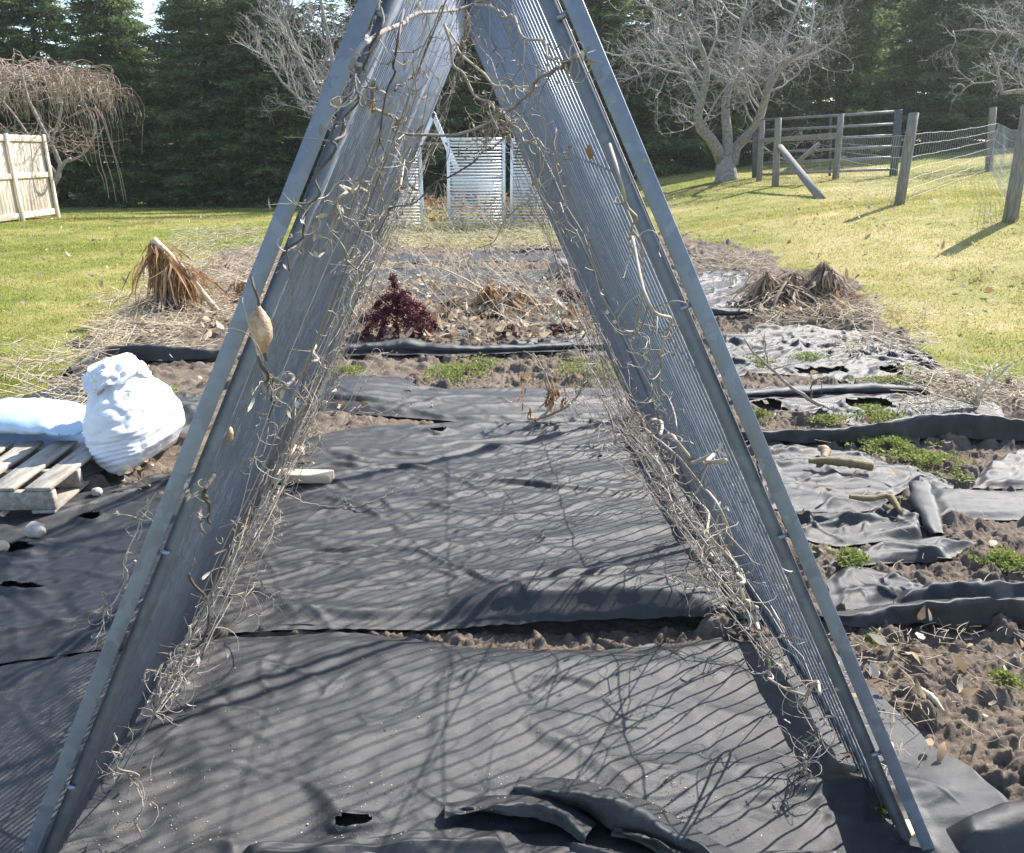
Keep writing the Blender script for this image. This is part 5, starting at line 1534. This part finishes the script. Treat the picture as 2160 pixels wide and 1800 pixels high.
vine([(770, 395, (-1, .05)), (728, 411, (-1, .07)), (715, 450, (-1, .06)), (707, 481, (-1, .06)), (680, 525, (-1, .05)), (661, 553, (-1, .05))], .0065, .004, "bleached forked vine in the middle of the left side", 'vine', 16, .1, 14)
vine([(672, 728, (-1, 0.070)), (650, 770, (-1, 0.090)), (622, 790, (-1, 0.060)), (600, 808, (-1, 0.080)), (585, 820, (-1, 0.050))], .006, .005, "thick bleached vine stub curving off the left side", 'vine', 12, .13, 15)
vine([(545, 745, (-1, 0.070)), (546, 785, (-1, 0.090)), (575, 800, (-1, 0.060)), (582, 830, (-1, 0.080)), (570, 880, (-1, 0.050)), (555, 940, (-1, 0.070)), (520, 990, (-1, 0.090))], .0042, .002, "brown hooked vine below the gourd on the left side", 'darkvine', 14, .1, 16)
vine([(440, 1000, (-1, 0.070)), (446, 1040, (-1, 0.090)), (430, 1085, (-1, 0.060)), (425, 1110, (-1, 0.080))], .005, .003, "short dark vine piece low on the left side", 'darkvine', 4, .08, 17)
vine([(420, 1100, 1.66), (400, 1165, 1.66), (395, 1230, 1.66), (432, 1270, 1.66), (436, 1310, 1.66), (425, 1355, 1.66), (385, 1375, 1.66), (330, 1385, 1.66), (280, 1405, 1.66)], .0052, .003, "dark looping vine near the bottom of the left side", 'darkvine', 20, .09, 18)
vine([(590, 1030, (-1, 0.070)), (575, 1060, (-1, 0.090)), (560, 1090, (-1, 0.060)), (540, 1130, (-1, 0.080)), (520, 1150, (-1, 0.050))], .006, .003, "whitish thick vine end at the lower left side", 'vine', 16, .14, 19)
vine([(400, 1330, 1.6), (380, 1400, 1.6), (330, 1420, 1.6), (280, 1440, 1.6)], .004, .002, "pale vine with many hanging tendrils at the bottom of the left side", 'vine', 20, .11, 20)
vine([(232, 1545, 1.42), (246, 1590, 1.42), (275, 1640, 1.42), (290, 1660, 1.42), (297, 1695, 1.42), (272, 1740, 1.42)], .0028, .0015, "long drooping tendril at the very bottom left", 'vine', 12, .12, 21)
vine([(1300, 290, (1, 0.070)), (1330, 400, (1, 0.090)), (1340, 520, (1, 0.060)), (1345, 640, (1, 0.080)), (1360, 760, (1, 0.050)), (1390, 900, (1, 0.070))], .003, .002, "thin vine dropping along the inside of the right side", 'vine', 24, .12, 22)
vine([(1330, 500, (1, 0.070)), (1400, 640, (1, 0.090)), (1405, 700, (1, 0.060)), (1395, 760, (1, 0.080)), (1400, 830, (1, 0.050)), (1440, 900, (1, 0.070))], .004, .003, "dark vine curving down the middle of the right side", 'vine', 24, .12, 23)
vine([(1370, 880, (1, 0.120)), (1420, 930, (1, 0.140)), (1470, 970, (1, 0.110)), (1510, 968, (1, 0.130))], .0055, .005, "broken bleached vine poking out from the right tangle", 'vine', 14, .1, 24)
vine([(1330, 900, (1, 0.120)), (1400, 940, (1, 0.140)), (1470, 1010, (1, 0.110)), (1520, 1080, (1, 0.130)), (1545, 1140, (1, 0.100)), (1500, 1165, (1, 0.120)), (1480, 1200, (1, 0.140)), (1470, 1250, (1, 0.110))], .004, .003, "looping brown vine bulging out of the right tangle", 'vine', 30, .14, 25)
vine([(1600, 1300, (1, 0.120)), (1612, 1360, (1, 0.140)), (1622, 1420, (1, 0.110)), (1650, 1450, (1, 0.130)), (1690, 1462, (1, 0.100)), (1728, 1458, (1, 0.120))], .0055, .004, "stout pale vine stem rooted at the foot of the right side", 'vine', 14, .13, 26)
vine([(1590, 1290, (1, 0.120)), (1570, 1230, (1, 0.140)), (1545, 1180, (1, 0.110)), (1500, 1130, (1, 0.130)), (1480, 1060, (1, 0.100))], .006, .004, "thick vine trunk climbing from the root clump on the right", 'vine', 20, .12, 27)
vine([(1780, 1500, 1.62), (1740, 1520, 1.62), (1720, 1560, 1.62), (1700, 1600, 1.62), (1690, 1660, 1.62)], .0028, .0015, "frizzy vine ends near the right front foot", 'vine', 34, .13, 28)
vine([(330, 1040, 1.6), (290, 1100, 1.6), (270, 1150, 1.58), (250, 1220, 1.55), (230, 1290, 1.52), (215, 1330, 1.5)], .0022, .0015, "wiry vine hanging outside the left leg", 'vine', 30, .09, 29)

# dry gourd hanging on the left side
gc = on_side(551, 700, -1, .05)
ghd = thing("gourd", gc, "dry mottled brown gourd hanging on the left side of the trellis", "gourd")
m = MB(); m.lathe(gc, [(0.001, -.034), (.005, -.030), (.008, -.023), (.0145, -.010), (.0165, .004), (.0145, .017), (.0095, .028), (.0048, .035), (.0025, .039)], 20,
    warp=lambda v: v * (1 + .14 * gnoise(v[..., 0:1] * 110, v[..., 2:3] * 80, 3)))
m.build("gourd_body", M['gourd'], ghd, smooth=True)
m = MB(); m.tubes(spline(np.array([gc + [0, 0, .036], gc + [.001, 0, .05], gc + [-.004, 0, .066], gc + [-.012, .02, .08]]), 10), .0022, 6); m.build("stem", M['darkvine'], ghd, smooth=True)
m = MB(); m.tubes(spline(np.array([gc + [.001, 0, -.032], gc + [.003, 0, -.039], gc + [.004, 0, -.045]]), 6), np.linspace(.0045, .0015, 6), 6); m.build("tip", M['darkvine'], ghd, smooth=True)
for (x, y, Y, s_, lb) in ((483, 915, 1.6, .0085, "small shrivelled pale pod hanging low on the left side"), (783, 220, 1.88, .0075, "small yellow-brown shrivelled pod on the upper left side"), (1245, 318, 1.72, .008, "dark shrivelled pod on the upper right side")):
    c = on_side(x, y, -1 if x < 1000 else 1, .03); m = MB()
    m.lathe(c, [(.2 * s_, -1.9 * s_), (.7 * s_, -1.2 * s_), (s_, 0), (.8 * s_, 1.1 * s_), (.2 * s_, 1.8 * s_)], 12, warp=lambda v: v * (1 + .25 * gnoise(v[..., 0:1] * 120, v[..., 2:3] * 90, 5)))
    tag(m.build("seed_pod", M['gourd' if x < 700 else 'brownhang'], smooth=True), lb, "seed pod", "shrivelled pods on the trellis")

# ---------------------------------------------------------------- litter, straw, weeds, grass
def scatter_px(n, region, r):
    """random ground points inside a photo-pixel polygon-ish box list"""
    out = []
    for (x0, y0, x1, y1, wgt) in region:
        a = P(x0, y1); b = P(x1, y1); c = P(x0, y0); d = P(x1, y0)
        k = int(n * wgt); u = r.random(k); v = r.random(k)
        # uniform over the ground quad
        p = (a[None] * (1 - u[:, None]) + b[None] * u[:, None]) * (1 - v[:, None]) + (c[None] * (1 - u[:, None]) + d[None] * u[:, None]) * v[:, None]
        out.append(p[:, :2])
    return np.concatenate(out)

def straw_obj(n, region, lens, rad, label, seed, lift=.05, mat='straw', up=.25):
    r = np.random.default_rng(seed)
    xy = scatter_px(n, region, r); n = len(xy)
    k = np.clip(fbm(xy[:, 0] * 1.6, xy[:, 1] * 1.6, seed, 3) * 1.6 + .62, 0, 1) > r.random(n)
    xy = xy[k]; n = len(xy)
    a = r.uniform(0, 6.28, n); L = r.uniform(*lens, n)
    s = np.linspace(-.5, .5, 5)
    bend = r.normal(size=(n, 1)) * .25
    x = xy[:, :1] + np.cos(a)[:, None] * L[:, None] * s - np.sin(a)[:, None] * L[:, None] * bend * s ** 2
    y = xy[:, 1:] + np.sin(a)[:, None] * L[:, None] * s + np.cos(a)[:, None] * L[:, None] * bend * s ** 2
    z0 = r.uniform(0.02, lift, (n, 1)) + np.abs(r.normal(size=(n, 1))) * up * L[:, None] * (s + .5)[None]
    z = H(x, y) + z0 + .02
    m = MB(); m.tubes(np.stack([x, y, z], -1), r.uniform(.6, 1.4, (n, 1)) * rad, 3, cap=False)
    return tag(m.build("straw", M[mat]), label, "straw litter", kind="stuff")
straw_obj(7000, [(300, 560, 560, 690, .34), (360, 490, 560, 580, .26), (200, 640, 420, 740, .12), (10, 740, 260, 900, .10), (200, 690, 440, 760, .10), (430, 490, 600, 640, .08)], (.06, .30), .0022, "bleached straw and dead stems along the left border of the bed", 101, lift=.10)
straw_obj(2600, [(720, 478, 1240, 600, .62), (700, 590, 1320, 720, .38)], (.08, .42), .0022, "pale dead grass stems over the far middle of the bed", 102, lift=.10, up=.7)
straw_obj(2600, [(1440, 545, 1620, 600, .25), (1580, 640, 1850, 700, .35), (1760, 660, 1960, 770, .2), (1900, 800, 2160, 880, .2)], (.06, .28), .0022, "dead straw along the right border of the bed", 103, lift=.06)
straw_obj(520, [(1740, 1340, 2160, 1700, .5), (600, 860, 900, 900, .12), (1560, 880, 2160, 1260, .38)], (.02, .10), .0009, "thin straw bits on the bare clods", 104, lift=.03, up=.1)
straw_obj(4200, [(740, 470, 1250, 530, 1.0)], (.06, .35), .003, "flattened straw on the bare ground before the pale barred panels", 106, lift=.05, up=.25)
straw_obj(1500, [(790, 440, 1230, 480, 1.0)], (.10, .5), .006, "dead stalks at the foot of the pale barred panels", 105, lift=.2, up=.9, mat='vine')

def leaves_obj(n, region, size, label, seed, mat='deadleaf', lift=.03):
    r = np.random.default_rng(seed)
    xy = scatter_px(n, region, r); n = len(xy)
    B = np.c_[xy, H(xy[:, 0], xy[:, 1]) + .05 + r.random(n) * lift]
    D = r.normal(size=(n, 3)); D[:, 2] = np.abs(D[:, 2]) * .35; D /= np.linalg.norm(D, axis=1, keepdims=True)
    L = r.uniform(*size, n)
    m = MB()
    m.leaves(B, D, L, L * .55)
    return tag(m.build("dead_leaves", M[mat]), label, "leaf litter", kind="stuff")
leaves_obj(2600, [(700, 600, 1330, 730, .55), (300, 560, 560, 720, .2), (720, 500, 1280, 600, .15), (1580, 600, 1800, 680, .1)], (.03, .10), "curled dead leaves covering the far half of the bed", 111, lift=.05)
leaves_obj(190, [(640, 830, 920, 900, .15), (1500, 700, 2160, 1250, .35), (1780, 1330, 2160, 1650, .2), (250, 1000, 340, 1060, .15), (180, 700, 440, 830, .15)], (.02, .06), "scattered dead leaves on bare soil and fabric", 112)
leaves_obj(150, [(570, 930, 640, 1000, .3), (1300, 860, 1440, 960, .4), (1540, 1260, 1660, 1330, .3)], (.02, .06), "dead leaves caught at the feet of the trellis", 113, lift=.06)
leaves_obj(420, [(0, 460, 500, 680, .5), (1400, 420, 2160, 700, .5)], (.03, .09), "dead leaves scattered over the lawn", 114, lift=.02)
leaves_obj(420, [(780, 455, 1230, 472, 1.)], (.06, .2), "brown leaf clumps at the foot of the pale barred panels", 115, mat='brownhang', lift=.55)

def weeds_obj(patches, label, seed):
    r = np.random.default_rng(seed); Bs = []
    for (px, py, rx, ry, n) in patches:
        c = P(px, py); e = P(px + rx, py); f = P(px, py - ry)
        a = np.abs(e[0] - c[0]); b_ = np.abs(f[1] - c[1])
        q = r.normal(size=(n, 2)) * .5
        rr_ = np.hypot(q[:, 0], q[:, 1])
        x = c[0] + q[:, 0] * a; y = c[1] + q[:, 1] * b_
        k = (fbm(x * 7, y * 7, seed, 3) + .30 - .22 * rr_) > 0
        x, y, rr_ = x[k], y[k], rr_[k]
        hh = .028 * np.clip(1.1 - rr_, .2, 1) * (1 + fbm(x * 9, y * 9, seed + 1, 2))
        Bs.append(np.c_[x, y, H(x, y) + .025 + hh * r.random(len(x)) ** .6 + .01])
    B = np.concatenate(Bs); n = len(B)
    D = r.normal(size=(n, 3)); D[:, 2] = np.abs(D[:, 2]) * .7; D /= np.linalg.norm(D, axis=1, keepdims=True)
    L = r.uniform(.006, .021, n)
    m = MB(); m.blades(B, D, L, L * r.uniform(.3, .8, n), .2)
    return tag(m.build("weeds", M['weed']), label, "weeds", kind="stuff")
weeds_obj([(960, 795, 62, 20, 3800), (1020, 775, 40, 12, 1300), (725, 792, 45, 13, 1500), (1225, 785, 62, 24, 2600), (1290, 800, 40, 22, 1300), (345, 845, 36, 22, 1700),
           (1875, 950, 78, 26, 3600), (1965, 985, 62, 30, 2800), (1815, 935, 40, 14, 1200), (1850, 885, 52, 24, 2600), (1750, 897, 40, 10, 1000), (1890, 815, 95, 12, 2400), (1915, 795, 26, 16, 900), (1710, 765, 44, 10, 1000), (1600, 775, 34, 14, 900), (1605, 890, 16, 12, 500),
           (1790, 1195, 34, 18, 1200), (1700, 1180, 14, 14, 300), (2115, 1198, 58, 20, 1900), (2115, 1458, 24, 16, 800), (1838, 1370, 16, 12, 400), (1860, 1740, 32, 18, 500), (1880, 1738, 20, 16, 300), (1690, 935, 30, 8, 500), (2010, 1010, 16, 16, 500),
           (1080, 580, 90, 8, 700), (880, 600, 60, 8, 500), (800, 560, 60, 8, 500), (930, 505, 80, 10, 700)], "low green weeds in patches on the bed", 121)

# lawn grass
r = np.random.default_rng(131)
def grass_pts(n, y0, y1, pw):
    y = y0 + (y1 - y0) * r.random(n) ** pw
    x = (r.random(n) * 2 - 1) * (.72 * y + .8)
    k = (bedmask(x, y) < -.03 + .10 * r.normal(size=n))
    return x[k], y[k]
x1, y1 = grass_pts(230000, 4.0, 14, 1.25)
x2, y2 = grass_pts(150000, 13, 31, 1.5)
x = np.r_[x1, x2]; y = np.r_[y1, y2]; n = len(x)
far = y / 10
B = np.c_[x, y, H(x, y) + .018 * fbm(x * 1.1, y * 1.1, 3) - .012]
D = np.c_[r.normal(size=(n, 2)) * .55, np.full(n, 1.)]; D /= np.linalg.norm(D, axis=1, keepdims=True)
tuft = .6 + .8 * np.clip(fbm(x * 2.2, y * 2.2, 9, 3) + .35, 0, 1)
m = MB(); m.blades(B, D, r.uniform(.025, .055, n) * tuft * (1 + .1 * far), .0055 * (.8 + .75 * far), .25)
tag(m.build("grass", M['grass'], origin=(0, 0, 0)), "short patchy lawn grass, greener on the left and straw coloured on the right", "grass", kind="stuff")

# sand grains and crumbs on the nearest fabric
r = np.random.default_rng(141)
xy = scatter_px(2600, [(200, 1640, 1700, 1800, .45), (300, 1350, 1700, 1700, .35), (0, 1100, 1500, 1350, .2)], r); n = len(xy)
k = fbm(xy[:, 0] * 4, xy[:, 1] * 4, 142, 3) + .12 > .3 * r.random(n); xy = xy[k]; n = len(xy)
bv_ = bvh_of([o for o in bpy.data.objects if o.name.startswith("ground_fabric") and ORG[o.name][1] < 2.8 and abs(ORG[o.name][0]) < 1.6])
B = []
for x_, y_ in xy:
    h_ = bv_.ray_cast(Vector((x_, y_, .6)), Vector((0, 0, -1)))
    if h_[0] is not None: B.append([x_, y_, h_[0].z + .0005])
B = np.array(B); n = len(B)
D = r.normal(size=(n, 3)); D[:, 2] = np.abs(D[:, 2]) * .5; D /= np.linalg.norm(D, axis=1, keepdims=True)
L = r.uniform(.0015, .0045, n) * np.where(r.random(n) < .04, 2.2, 1)
m = MB(); m.blades(B, D, L, L * .8)
tag(m.build("sand_grains", M['straw']), "pale crumbs and sand grains strewn over the nearest fabric", "crumbs", kind="stuff")

# ---------------------------------------------------------------- added veil volume in place of lens flare, lifts the dark trees
m, nt, b = mat_new("veil")
nt.nodes.remove(b)
pv = nt.nodes.new("ShaderNodeVolumePrincipled")
pv.inputs['Color'].default_value = (0.92, 0.95, 1.0, 1); pv.inputs['Density'].default_value = 0.0006; pv.inputs['Anisotropy'].default_value = 0.45
nt.links.new(pv.outputs[0], nt.nodes["Material Output"].inputs['Volume'])
hz = MB().box((0, 20, 6.5), (110, 80, 17), bev=.01).build("veil", m)
tag(hz, "thin added veil over the yard, imitating lens flare", "veil", kind="stuff")
